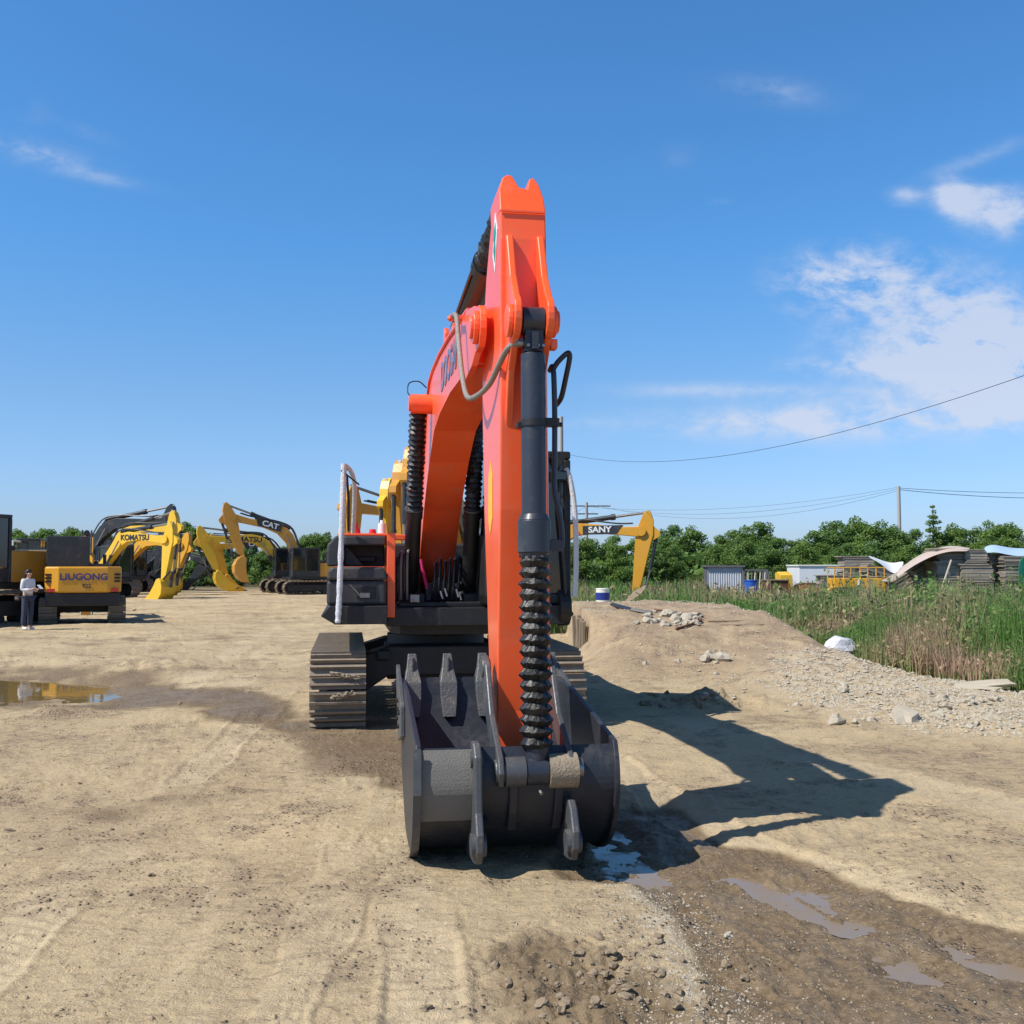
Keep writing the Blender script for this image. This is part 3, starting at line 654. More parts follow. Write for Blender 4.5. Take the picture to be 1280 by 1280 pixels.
    for x in (-.245, .155): lg.prism(lugp, x, x+.045)
    for x in (-.28, .20): lg.pin(x, x+.035, 6.17, 3.32, .11)
    for x in (-.30, ): lg.pin(x, x+.022, 6.17, 3.32, .075)
    lg.build('boom_fork', O, boom, bev=.006)
    MB().pin(-.44, -.20, 1.98, 3.47, .105).pin(-.46, -.43, 1.98, 3.47, .08).build('cylinder_boss', O, boom, smooth=True)
    MB().pin(.17, .37, 1.98, 3.47, .105).build('cylinder_boss', O, boom, smooth=True)
    lb = MB()
    for x in (-.17, .08): lb.prism([(2.6, 3.79), (3.15, 3.77)]+arc_pts(2.9, 3.98, .10, -10, 190, 8), x, x+.04)
    lb.build('cylinder_lug', O, boom, bev=.005)
    MB().box(-.20, -.16, 3.9, 4.06, 3.76, 3.86).build('hose_clamp', O, boom, bev=.01)
    # lettering on the boom flank (slate, halftone)
    e1 = (0, -math.cos(R(1)), -math.sin(R(3))); 
    text('lettering', 'DOOSAN', M['lettergrey'], boom, frame((-.2185, -3.95, 3.505), (0, -1, -.02), (0, -.02, 1)), .37, .003, .008, 1.02)
    MB().tube(spline([(-.24, 1.55, 3.72), (-.33, 1.6, 3.78), (-.44, 1.7, 3.74), (-.46, 1.8, 3.62), (-.42, 1.9, 3.56)]), .007, 6).build('cable_loop', M['blackhose'], boom, smooth=True)
    # boom cylinders with bellows
    for (xa, xb) in ((-.355, -.365), (.27, .315)):
        A = Vector((xa, 1.98, 3.47)); B = Vector((xb, .85, 1.42)); D = (A-B).normalized()
        c_ = MB().cyl(tuple(B), tuple(B+D*1.05), .088, .088, 24).cyl(tuple(B+D*1.0), tuple(B+D*1.09), .10, .10, 24).pin(xb-.09, xb+.09, .85, 1.40, .11)
        cy = c_.build('boom_cylinder', K, root, smooth=True)
        bellows(tuple(B+D*1.09), tuple(A-D*.10), 19, .072, .098, .004).build('bellows', M['rubber'], cy)
        MB().cyl(tuple(A-D*.13), tuple(A), .05).pin(xa-.05, xa+.05, 1.98, 3.47, .088).build('rod_eye', K, cy, smooth=True)
        MB().tube([(xb-.03, .98, 1.62), (xb-.03, 1.2, 1.95), (xb-.025, 1.3, 2.15)], .014).build('oil_pipe', M['blackhose'], cy, smooth=True)
        MB().cyl(tuple(B+D*1.10), tuple(B+D*1.12), .104, .104, 24).build('band', M['link'], cy, smooth=True)
    # arm cylinder on top of the boom
    A = Vector((-.03, 2.9, 3.98)); B = Vector((-.03, 6.12, 4.16)); D = (B-A).normalized()
    ac = MB().cyl(tuple(A), tuple(A+D*2.1), .095, .095, 24).cyl(tuple(A+D*2.0), tuple(A+D*2.16), .115, .115, 24).build('arm_cylinder', K, root, smooth=True)
    bellows(tuple(A+D*2.16), tuple(B-D*.15), 16, .088, .100, .009).build('bellows', M['rubber'], ac)
    MB().tube([(-.10, 3.1, 3.98), (-.135, 3.3, 4.0), (-.135, 5.0, 4.07)], .013).tube([(.06, 3.1, 4.0), (.075, 3.3, 4.02), (.075, 4.9, 4.08)], .013).build('oil_pipe', M['blackhose'], ac, smooth=True)
    # ---------------- arm
    back = [(6.13, 4.02), (6.06, 3.95), (5.88, 3.72), (5.74, 3.42), (5.69, 3.12), (5.69, 2.85), (5.80, 2.1), (5.97, 1.45), (6.12, .85), (6.12, .62)]
    frnt = [(6.20, .46), (6.33, .46), (6.43, .60), (6.42, .85), (6.45, 1.3), (6.53, 2.1), (6.56, 2.8), (6.56, 3.3), (6.555, 3.80), (6.53, 3.98)]
    am = MB().prism(back+frnt, -.150, .143)
    am.v = [(x+max(0, 2.7-z)*.028 if x > 0 else x, y, z) for x, y, z in am.v]
    arm = am.build('arm', O, root, bev=.010)
    ears = MB().front([(-.150, 3.985), (-.148, 4.14), (-.118, 4.235), (-.085, 4.26), (-.055, 4.25), (-.015, 4.165), (.035, 4.155), (.055, 4.235), (.085, 4.245), (.115, 4.19), (.140, 4.08), (.143, 3.985)], 6.535, 6.13, lambda z: -(z-3.985)*.40)
    ears.build('top_fork', O, arm, bev=.008)
    MB().box(-.148, .141, 6.535, 6.548, 3.975, 3.987).build('weld_seam', O, arm)
    rb = MB()
    ribp = [(6.55, 3.82), (6.585, 3.815), (6.72, 3.52)]+[(u, z) for u, z in arc_pts(6.80, 3.24, .135, 70, -80, 9)]+[(6.66, 2.95), (6.555, 2.62)]
    for x in (-.118, .078): rb.prism(ribp, x, x+.045)
    rb.pin(.123, .150, 6.8, 3.22, .095); rb.pin(.150, .168, 6.8, 3.22, .07); rb.pin(-.150, -.118, 6.8, 3.22, .10)
    rb.box(.123, .165, 6.72, 6.8, 3.06, 3.12)
    rb.build('cylinder_bracket', O, arm, bev=.008)
    # decals on the left flank
    MB().prism([(6.33, 4.04), (6.435, 3.90), (6.33, 3.64), (6.225, 3.78)], -.1535, -.151).build('white_decal', M['decalw'], arm)
    MB().prism([(6.36, 3.965), (6.385, 3.90), (6.355, 3.84), (6.37, 3.78), (6.33, 3.71), (6.275, 3.80), (6.30, 3.84), (6.275, 3.88), (6.30, 3.93)], -.1560, -.1540).build('green_decal', M['decalg'], arm)
    MB().prism([(6.02, 2.34), (6.12, 2.44), (6.22, 2.34), (6.22, 2.06), (6.12, 1.96), (6.02, 2.06)], -.1535, -.151).build('yellow_decal', M['decaly'], arm)
    # bucket cylinder
    cx, cu = .012, 6.80
    bc = MB().cyl((cx, cu, 3.02), (cx, cu+.03, 1.98), .074, .074, 32).cyl((cx, cu, 3.03), (cx, cu, 3.06), .066, .06, 24).box(cx-.055, cx+.055, cu-.05, cu+.055, 3.05, 3.18)
    bc.pin(cx-.070, cx+.062, cu, 3.22, .085, 28)
    bcy = bc.build('bucket_cylinder', SL, root, smooth=True, bev=.003)
    MB().cyl((cx, cu+.03, 2.06), (cx, cu+.031, 2.02), .078, .096, 32).cyl((cx, cu+.031, 2.02), (cx, cu+.036, 1.83), .099, .099, 32).cyl((cx, cu+.036, 1.83), (cx, cu+.037, 1.81), .092, .085, 32).box(cx+.09, cx+.18, cu-.02, cu+.04, 1.84, 1.91).build('cylinder_head', SL, bcy, smooth=True, bev=.004)
    for k in range(10):
        a = 2*PI*k/10+.2; MB().cyl((cx+.078*math.cos(a), cu+.037+.078*math.sin(a), 1.832), (cx+.078*math.cos(a), cu+.037+.078*math.sin(a), 1.800), .013, .013, 8).build('bolt', M['blackhose'], bcy)
    MB().box(cx-.02, cx+.02, cu+.07, cu+.085, 3.04, 3.14).build('maker_plate', M['link'], bcy)
    for k in range(4): MB().cyl((cx-.04+.03*k, cu+.06, 3.06), (cx-.04+.03*k, cu+.078, 3.06), .010, .010, 6).build('bolt', M['steel'], bcy)
    bellows((cx, cu+.04, 1.81), (cx+.0, cu+.11, .70), 17, .070, .096, .0035, 28).build('bellows', M['rubber'], bcy)
    MB().cyl((cx, cu+.04, 1.815), (cx, cu+.04, 1.80), .076, .076, 24).build('band', M['steel'], bcy, smooth=True)
    MB().cyl((cx, cu+.015, 2.62), (cx, cu+.016, 2.58), .080, .080, 32).box(cx-.098, cx-.07, cu-.03, cu+.03, 2.575, 2.605).box(cx+.07, cx+.155, cu-.03, cu+.035, 2.585, 2.635).cyl((cx+.12, cu, 2.60), (cx+.175, cu, 2.60), .014).build('pipe_clamp', M['black'], bcy, smooth=True)
    # pipes and hoses along the arm
    px_ = cx+.128
    MB().tube(spline([(px_, cu-.12, 2.95), (px_, cu-.02, 2.94), (px_+.004, cu, 2.7), (px_+.002, cu+.005, 2.4), (px_, cu+.01, 2.2), (px_+.03, cu+.01, 2.06), (px_+.045, cu+.01, 1.95), (px_+.045, cu+.01, 1.86)], 6), .017, 10).build('oil_pipe', M['slate'], arm, smooth=True)
    MB().tube(spline([(px_+.0, cu-.02, 2.94), (px_+.03, cu-.02, 2.985), (px_+.075, cu-.01, 3.03), (px_+.095, cu-.01, 3.035), (px_+.10, cu-.02, 3.0), (px_+.085, cu-.05, 2.9), (px_+.065, cu-.1, 2.78), (px_+.045, cu-.2, 2.74)], 6), .0165, 10).build('oil_hose', M['blackhose'], arm, smooth=True)
    for i in range(4):
        x = .165+.028*i
        MB().tube(spline([(x, 6.35, 2.62), (x+.01, 6.3, 2.3), (x+.03, 6.2, 1.9), (x+.02, 6.15, 1.6)], 6), .012, 8).build('side_hose', M['blackhose'], arm, smooth=True) if i < 1 else None
    MB().tube(spline([(-.30, 5.2, 3.62), (-.325, 5.35, 3.60), (-.315, 5.5, 3.55), (-.31, 5.6, 3.35), (-.30, 5.75, 3.08), (-.288, 5.95, 2.90), (-.255, 6.15, 2.865), (-.20, 6.4, 2.90), (-.16, 6.6, 3.0), (-.13, 6.72, 3.065), (-.09, 6.79, 3.085), (-.04, 6.80, 3.085)], 8), .0185, 12).build('braided_hose', M['hose'], arm, smooth=True)
    MB().cyl((-.085, 6.8, 3.085), (-.055, 6.8, 3.085), .026).cyl((-.10, 6.8, 3.10), (-.05, 6.8, 3.105), .016).build('hose_fitting', M['steel'], arm, smooth=True)
    MB().box(-.34, -.20, 5.16, 5.24, 3.60, 3.63).cyl((-.345, 5.2, 3.60), (-.30, 5.2, 3.64), .022).build('hose_bracket', O, boom, bev=.004)
    # ---------------- links
    for x in (-.225, .185):
        MB().prism([(6.24, 1.14), (6.32, 1.19), (6.42, 1.14), (6.62, .86), (6.98, .66), (7.02, .58), (6.98, .50), (6.88, .49), (6.80, .55), (6.42, .84), (6.24, 1.04)], x, x+.035).pin(x-.012, x+.047, 6.92, .575, .07).pin(x-.01, x+.045, 6.32, 1.11, .06).build('guide_link', M['link'], root, bev=.008)
    hl = MB().prism([(6.84, .60), (6.90, .64), (6.97, .52), (6.925, .34), (6.85, .22), (6.78, .24), (6.80, .4)], -.155, -.10).prism([(6.84, .60), (6.90, .64), (6.97, .52), (6.925, .34), (6.85, .22), (6.78, .24), (6.80, .4)], .11, .165)
    hl.build('bucket_link', M['bucket'], root, bev=.01)
    MB().pin(-.19, .22, 6.93, .575, .062, 24).build('rod_pin', M['link'], root, smooth=True)
    MB().pin(-.178, -.062, 6.93, .575, .085, 24).build('pin_boss', M['link'], root, smooth=True)
    mb_ = MB().pin(.075, .225, 6.93, .575, .098, 28).pin(.225, .24, 6.93, .575, .10, 28); mb_.build('muddy_boss', M['muddy'], root, smooth=True)
    MB().pin(.24, .275, 6.93, .585, .055, 20).build('pin_cap', M['steel'], root, smooth=True)
    MB().pin(-.055, .07, 6.93, .575, .078, 24).cyl((cx, 6.92, .60), (cx+.01, 6.91, .72), .055, .07).build('rod_end', M['slate'], root, smooth=True)
    MB().cyl((.015, 7.0, .475), (.02, 7.02, .465), .010).build('grease_nipple', M['steel'], root, smooth=True)
    # ---------------- bucket
    shell = [(6.87, .71), (6.92, .60), (6.93, .46), (6.86, .30), (6.75, .17), (6.58, .07), (6.36, .02), (6.1, .01), (5.85, .07), (5.6, .20), (5.4, .38), (5.27, .58), (5.19, .76), (5.16, .87)]
    X0, X1 = -.685, .495
    shell = [(a_[1], a_[2]) for a_ in spline([(0, u, z) for u, z in shell], 4)]
    bk = MB().strip(shell, X0+.03, X1-.03, -.028)
    bk.strip([(5.24, .60), (5.165, .88), (5.15, .93)], X0, X1, .035)
    bucket = bk.build('bucket', M['bucket'], root, smooth=True, ang=30)
    sidep = [(a_[1], a_[2]) for a_ in spline([(0, u, z) for u, z in [(6.90, .735), (6.95, .62), (6.965, .46), (6.90, .29), (6.79, .145), (6.60, .04), (6.36, -.012), (6.1, -.022), (5.83, .04), (5.57, .18), (5.36, .365), (5.23, .57), (5.13, .86)]], 4)]+[(5.2, .93), (5.8, .90)]
    for x in (X0, X1-.03): MB().prism(sidep, x, x+.03).build('side_plate', M['bucket'], bucket, bev=.005)
    # wear strips on the outside, thick rim
    MB().strip([(6.95, .72), (6.985, .47), (6.915, .28), (6.80, .125), (6.61, .02)], X0-.018, X0+.028, -.012).build('wear_strip', M['link'], bucket)
    MB().strip([(a_[1], a_[2]) for a_ in spline([(0, 6.90, .705), (0, 6.935, .60), (0, 6.945, .46), (0, 6.88, .30)], 5)], X0+.03, -.345, -.010).build('back_plate', M['dustsand'], bucket, smooth=True, ang=40)
    MB().box(X0+.03, X1-.03, 5.56, 5.575, .30, .318).build('weld_bead', M['link'], bucket)
    for s, x in ((-1, X0), (1, X1)):
        xo = x-.03 if s < 0 else x
        sc = MB().prism([(5.05, 1.02), (5.16, .98), (5.45, .92), (5.75, .80), (5.78, .60), (5.42, .52), (5.28, .66), (5.13, .84)], xo, xo+.03)
        c_ = sc.build('side_cutter', M['link'], bucket, bev=.006)
        for (u, z) in ((5.42, .80), (5.5, .75), (5.43, .68), (5.56, .64), (5.62, .74)): MB().pin(xo-.014, xo+.044, u, z, .017, 6).build('bolt', M['black'], c_)
    for i in range(5):
        x = -.60+i*.2625+.0
        tt = MB()
        tt.v += []
        b0 = len(tt.v)
        for (hw, uu0, uu1, z) in ((.045, 5.32, 5.20, .66), (.060, 5.27, 5.12, .80), (.062, 5.24, 5.09, .90), (.040, 5.17, 5.09, 1.00), (.030, 5.13, 5.085, 1.10)):
            for (xx, uu) in ((x-hw, uu0), (x+hw, uu0), (x+hw, uu1), (x-hw, uu1)): tt.p(xx, uu, z)
        for k in range(4):
            for j in range(4): a = b0+4*k+j; c2 = b0+4*k+(j+1) % 4; tt.f.append([a, c2, c2+4, a+4])
        tt.f.append([b0, b0+3, b0+2, b0+1]); tt.f.append([b0+16, b0+17, b0+18, b0+19])
        tt.box(x-.008, x+.008, 5.13, 5.19, .95, 1.08)
        tt.build('tooth', M['tooth'], bucket, bev=.004)
    earp = [(6.50, .40), (6.72, .66), (6.86, .745), (6.95, .745), (7.03, .68), (7.04, .58), (7.06, .38), (7.12, .27), (7.12, .17), (7.06, .10), (6.96, .08), (6.6, .05)]
    for x in (-.365, .175):
        er = MB().prism(earp if x < 0 else [(6.50, .30), (6.85, .42), (7.0, .42), (7.06, .38), (7.12, .27), (7.12, .17), (7.06, .10), (6.96, .08), (6.6, .05)], x, x+.045).build('ear', M['link'], bucket, bev=.010)
        if x < 0: MB().pin(x-.012, x+.056, 6.93, .655, .045, 20).build('bush', M['link'], er, smooth=True)
        MB().pin(x-.022, x+.062, 7.04, .20, .065, 20).build('boss', M['link'], er, smooth=True)
    MB().pin(-.31, .17, 6.70, .20, .03).build('link_pin', M['black'], bucket, smooth=True)
    MB().pin(-.33, .23, 6.27, .55, .06).build('arm_pin', M['black'], bucket, smooth=True)
    for x in (-.30, .175): MB().prism([(6.15, .47), (6.33, .45), (6.4, .55), (6.9, .30), (6.6, .06), (6.1, .3)], x, x+.03).build('hanger_plate', M['bucket'], bucket, bev=.004)
    return root
big_excavator()

# ------------------------------------------------------------------ generic tracked excavator for the yard
def rotp(pts, a, o=(0, 0), k=1.0):
    c, s = math.cos(a), math.sin(a); return [(o[0]+k*(u*c-z*s), o[1]+k*(u*s+z*c)) for u, z in pts]
BOOM = [(-.18, .10), (-.1, -.2), (.25, -.22), (1.3, .25), (2.1, .62), (2.9, .78), (3.8, .58), (4.9, .10), (5.55, -.20), (5.8, -.18), (5.9, 0), (5.8, .2), (4.9, .50), (3.9, .98), (3.2, 1.28), (2.6, 1.38), (2.1, 1.28), (1.2, .72), (.4, .30), (0, .18)]
ARM = [(-1.0, .20), (-.85, .38), (-.55, .50), (.1, .56), (.6, .48), (2.9, .16), (3.05, .05), (3.0, -.10), (2.8, -.14), (.6, -.22), (.05, -.24), (-.3, -.14), (-.8, .02)]
BUCK = [(-.12, .12), (.1, .18), (.42, .10), (.72, -.12), (.92, -.50), (.90, -.95), (.72, -1.28), (.45, -1.50), (.40, -1.36), (.30, -.9), (.05, -.40), (-.15, -.1)]
def yard_excavator(label, X, Y, heading, k=1.0, boom=18, arm=-88, buck=-10, paint=None, cab_m=None, cw_m=None, group=None, lett=None, lett_m=None, plate=None, cross=False, bucket=True, armcyl=True, zoff=0.0, cabin=True, name='excavator', bucket_m=None, al=1.0):
    ARM_ = [(u*al if u > .2 else u, z) for u, z in ARM]
    paint = paint or M['yel']; cab_m = cab_m or M['char']; cw_m = cw_m or paint; D = M['char']
    root = empty(name, (X, Y, zoff), R(heading), label, 'excavator', group)
    def sc(p): return [(u*k, z*k) for u, z in p]
    for s in (-1, 1): make_track(root, 1.15*k*s, .6*k, 3.0*k, .44*k, 36, s, M['shoe'], M['black'], False)
    MB().box(-.9*k, .9*k, -.8*k, .8*k, .38*k, .78*k).cyl((0, 0, .78*k), (0, 0, .95*k), .6*k).build('car_body', M['black'], root)
    MB().box(-1.25*k, 1.25*k, -2.2*k, 1.5*k, .96*k, 1.12*k).build('upper_frame', M['black'], root, bev=.02)
    cwp = [(-1.28*k, -1.9*k), (1.28*k, -1.9*k), (1.25*k, -2.35*k), (.8*k, -2.68*k), (-.8*k, -2.68*k), (-1.25*k, -2.35*k)]
    MB().flat(cwp, 1.13*k, 2.05*k).build('counterweight', cw_m, root, bev=.06*k)
    h = MB().box(-1.24*k, .28*k, -1.88*k, .45*k, 1.13*k, 2.0*k).build('engine_housing', paint, root, bev=.05*k)
    MB().box(-1.245*k, -1.235*k, -1.5*k, -.7*k, 1.35*k, 1.8*k).build('grille', D, h)
    MB().box(-.95*k, -.1*k, -1.7*k, -.5*k, 2.0*k, 2.16*k).build('hood', D, root, bev=.03*k)
    MB().cyl((-.7*k, -1.0*k, 2.16*k), (-.7*k, -1.0*k, 2.5*k), .06*k).build('exhaust_pipe', D, root, smooth=True)
    MB().box(.40*k, 1.24*k, -1.88*k, -.35*k, 1.13*k, 2.0*k).build('side_panel', paint, root, bev=.04*k)
    if cabin:
        cb = MB(); w_ = .045*k
        for x in (.40*k, 1.22*k):
            for u in (-.3*k, 1.35*k): cb.box(x-w_, x+w_, u-w_, u+w_, 1.13*k, 2.85*k)
        cb.box(.36*k, 1.26*k, -.35*k, 1.40*k, 2.851*k, 2.95*k).box(.38*k, 1.24*k, -.3*k, 1.36*k, 1.13*k, 1.5*k).box(.38*k, .42*k, .5*k, .58*k, 1.5*k, 2.85*k).box(1.2*k, 1.24*k, .5*k, .58*k, 1.5*k, 2.85*k)
        cab = cb.build('cab', cab_m, root, bev=.02*k)
        for nm, q_ in (('windscreen', (.45, 1.17, 1.345, 1.36, 1.5, 2.85)), ('side_window', (1.215, 1.225, -.25, 1.3, 1.5, 2.85)), ('side_window', (.395, .405, -.25, 1.3, 1.5, 2.85)), ('rear_window', (.45, 1.17, -.31, -.3, 1.5, 2.85))):
            MB().box(*[v*k for v in q_]).build(nm, M['glass'], cab)
    F = (.15*k, 1.55*k); ba = R(boom); bw = .23*k
    bo = MB().prism(rotp(BOOM, ba, F, k), -bw-.05*k, bw-.05*k).build('boom', paint, root, bev=.02*k)
    P = rotp([(5.75, 0)], ba, F, k)[0]; aa = R(arm)
    for x in (-.33*k, .18*k): MB().pin(x, x+.05*k, P[0], P[1], .22*k).build('boom_fork', paint, bo)
    ar = MB().prism(rotp(ARM_, aa, P, k), -.21*k, .13*k).build('arm', paint, root, bev=.015*k)
    T = rotp([(2.92*al, 0)], aa, P, k)[0]; c0 = -.04*k
    if bucket:
        b_ = MB().prism(rotp(BUCK, R(buck), T, k), -.55*k, .50*k).build('bucket', bucket_m or paint, root, bev=.02*k)
        for i in range(5):
            x = (-.5+.235*i)*k; MB().prism(rotp([(.47, -1.46), (.60, -1.44), (.45, -1.68)], R(buck), T, k), x, x+.07*k).build('tooth', M['link'], b_)
        L1 = rotp([(.5, .22)], R(buck), T, k)[0]; A1 = rotp([(2.92*al-.57, .55)], aa, P, k)[0]
        MB().tube([(c0-.22*k, *A1), (c0-.22*k, *T)], .05*k, 8).tube([(c0+.22*k, *A1), (c0+.22*k, *T)], .05*k, 8).tube([(c0, *A1), (c0, *L1)], .09*k, 8).build('bucket_link', D, root)
    else:
        A1 = rotp([(2.92*al-.17, .45)], aa, P, k)[0]
        MB().prism(rotp([(-.15, -.1), (-.1, .2), (.3, .45), (.38, .1), (.15, -.2)], aa, T, k), -.22*k, .14*k).build('quick_coupler', M['black'], root, bev=.02*k)
    def cyl_(name, a, b, xs, r=.075):
        for x in xs:
            A = Vector((x, *a)); B = Vector((x, *b)); m_ = A.lerp(B, .58)
            c_ = MB().cyl(tuple(A), tuple(m_), r*k, None, 12).cyl(tuple(A.lerp(B, .55)), tuple(A.lerp(B, .6)), r*1.25*k, None, 12).build(name, D, root, smooth=True)
            MB().cyl(tuple(m_), tuple(B), r*.55*k, None, 10).build('rod', M['steel'], c_, smooth=True)
    cyl_('boom_cylinder', (.75*k, 1.2*k), rotp([(2.45, .98)], ba, F, k)[0], (c0-.36*k, c0+.36*k))
    cyl_('arm_cylinder', rotp([(2.45, 1.52)], ba, F, k)[0], rotp([(-.92, .34)], aa, P, k)[0], (c0,), .115)
    cyl_('bucket_cylinder', rotp([(.05, .72)], aa, P, k)[0], A1, (c0,))
    MB().prism(rotp([(-.35, .45), (.45, .45), (.15, .85), (-.05, .85)], aa, P, k), c0-.12*k, c0+.12*k).build('cylinder_bracket', paint, ar)
    hp = rotp([(1.2, .80), (2.3, 1.55), (3.3, 1.42), (4.8, .72), (5.5, .48)], ba, F, k)
    MB().tube(spline([(c0+.17*k, u, z) for u, z in hp], 4), .035*k, 6).tube(spline([(c0-.17*k, u, z) for u, z in hp], 4), .035*k, 6).build('hydraulic_pipe', D, bo)
    if cross:
        for x in (-.214*k, ):
            MB().prism(rotp([(-.62, .22), (-.42, .42), (-.22, .22), (-.42, .02)], aa, P, k), x-.004, x).build('white_decal', M['decalw'], ar)
            MB().prism(rotp([(-.5, .18), (-.38, .18), (-.38, .28), (-.5, .28)], aa, P, k), x-.010, x-.006).build('green_decal', M['decalg'], ar)
    if lett:
        body, size, uu, zz, tl = lett
        o_ = rotp([(uu, zz)], ba, F, k)[0]; a2 = ba+R(tl)
        for side in (-1, 1):
            x = (-bw-.05*k-.012) if side < 0 else (bw-.05*k+.012)
            d = Vector((0, -math.cos(a2), math.sin(a2))) if side < 0 else Vector((0, math.cos(a2), -math.sin(a2)))
            up = Vector((0, math.sin(a2), math.cos(a2)))
            if plate:
                L_ = size*.42*len(body)+.15; hgt = size*.52
                def pt(a, c): return (o_[0]+a*math.cos(a2)-c*math.sin(a2), o_[1]+a*math.sin(a2)+c*math.cos(a2))
                xa, xb = sorted((x, x-side*.010))
                MB().prism([pt(-L_, -hgt), pt(L_, -hgt), pt(L_+.25, hgt), pt(-L_-.25*0, hgt)], xa, xb).build('name_plate', M['char'], bo)
                if plate == 'red': MB().prism([pt(-L_-.22, -hgt), pt(-L_-.06, -hgt), pt(-L_-.06-.3, hgt), pt(-L_-.46, hgt)], xa, xb).build('red_stripe', M['redstripe'], bo)
            text('lettering', body, lett_m or M['txtdark'], bo, frame((x+side*.006, -o_[0], o_[1]), d, up), size, .003, size*.03, 1.12)
    return root
YG = 'used excavators parked across the yard'
Yp = lambda px, Y: (px-640)/1280*Y
# far left, half out of frame, tail towards the right
a = yard_excavator('ochre and charcoal excavator at the left edge of the photo, behind the standing woman', -16.5, 31.0, -22, 1.12, 30, -60, -60, M['ochre'], cw_m=M['char'], group=YG)
b = yard_excavator('yellow excavator seen from the back, its yellow counterweight lettered in blue over dark tracks', Yp(103, 32.7), 32.9, 202, .85, 8, -80, -40, M['amber'], group=YG, bucket=True)
# rear end trim of that machine
k = .85
for x in (-1, 1):
    MB().box(*sorted((x*.86*k, x*1.17*k)), -2.60*k, -2.45*k, 1.16*k, 1.28*k).build('tail_lamp', M['redstripe'], b)
    MB().box(*sorted((x*1.02*k, x*1.24*k)), -2.52*k, -2.35*k, 1.50*k, 1.56*k).box(*sorted((x*1.02*k, x*1.24*k)), -2.52*k, -2.35*k, 1.62*k, 1.68*k).box(*sorted((x*1.02*k, x*1.24*k)), -2.52*k, -2.35*k, 1.74*k, 1.80*k).build('vent', M['black'], b)
MB().box(-1.2*k, 1.2*k, -2.60*k, -2.4*k, .66*k, 1.12*k).build('rear_skirt', M['black'], b, bev=.02)
text('lettering', 'LIUGONG', M['txtblue'], b, frame((-.02, 2.685*k+.006, 1.68*k), (-1, 0, 0), (0, 0, 1)), .27, .004, .008, 1.1)
text('number', '922', M['txtdark'], b, frame((-.1, 2.685*k+.006, 1.36*k), (-1, 0, 0), (0, 0, 1)), .16, .003, .003)
MB().box(-.16, 1.06, -1.75*k, -.42*k, 2.02*k, 2.68).build('rear_cover', M['char'], b, bev=.03)
# grey tail with white lettering between the two
c = yard_excavator('grey and yellow excavator half hidden behind the left machines, white letters on its grey tail', Yp(50, 41), 42, 196, .98, -14, -80, -30, M['yel'], cw_m=M['greyp'], group=YG)
text('lettering', 'VOLVO', M['txtwhite'], c, frame((-.55, 2.64*.98+.02, 1.85), (-1, .0, 0), (0, 0, 1)), .40, .004, .01)
MB().tube([(-1.1, -.2, 2.05), (-1.1, -.2, 2.75), (-1.1, -1.9, 2.75), (-1.1, -1.9, 2.05)], .04, 8).tube([(-1.1, -1.0, 2.05), (-1.1, -1.0, 2.75)], .04, 8).tube([(1.1, -.2, 2.75), (1.1, -1.9, 2.75), (1.1, -1.9, 2.05)], .04, 8).build('guard_rail', M['white'], c)
# row pointing to the right
yard_excavator('bright yellow excavator with dark lettering on its boom, lowest and nearest of the left row', Yp(122, 58), 58, 62, .98, 17.5, -94, -62, M['yel2'], al=.79, group=YG, lett=('KOMATSU', .42, 3.6, .80, -18))
yard_excavator('yellow excavator whose arm peaks just above the lettered bright yellow boom', Yp(126, 64), 64, 66, 1.05, 24, -88, -70, M['yel2'], group=YG)
yard_excavator('yellow excavator partly covered, its raised arm stands right of the bright yellow row', Yp(148, 70), 70, 66, 1.0, 16, -108, -60, M['yel'], al=.78, group=YG)
yard_excavator('charcoal excavator with its dark boom rising highest behind the left yellow row', Yp(96, 74), 74, 78, 1.3, 23, -100, -60, M['char'], group=YG, bucket_m=M['char'])
yard_excavator('dark excavator with a white-lettered boom and folded arm, right of the left yellow row', Yp(165, 76), 76, 80, 1.0, 6, -128, -60, M['char'], group=YG, lett=('VOLVO', .42, 4.0, .52, -22), lett_m=M['txtwhite'], bucket_m=M['char'])
yard_excavator('small excavator with a red roof standing far behind the yellow boom', Yp(184, 80), 80, 40, .8, 12, -90, -30, M['ochre'], cab_m=M['redstripe'], group=YG)
# row pointing to the left
g1 = yard_excavator('ochre excavator with black tracks, its high boom and white lettering pointing left', Yp(388, 64), 64, -66, .98, 35, -104, -30, M['ochre'], al=.9, group=YG, lett=('CAT', .46, 3.6, .92, -20), lett_m=M['txtwhite'], plate='plain', bucket_m=M['ochre'])
yard_excavator('yellow excavator with its arm furthest left of the left-pointing row', Yp(366, 68.5), 68.5, -66, 1.0, 20, -108, -70, M['yel2'], al=.78, group=YG, lett=('KOMATSU', .44, 3.55, .80, -18))
yard_excavator('yellow excavator in the left-pointing row, bucket resting between two others', Yp(374, 74), 74, -66, 1.0, 16, -106, -70, M['yel'], al=.74, group=YG, lett=('CAT', .40, 3.4, .86, -18), lett_m=M['txtwhite'], plate='plain', cross=True)
yard_excavator('yellow and black excavator behind the tail of the ochre machine', Yp(420, 78), 78, 120, 1.0, 2, -110, -60, M['yel'], group=YG)
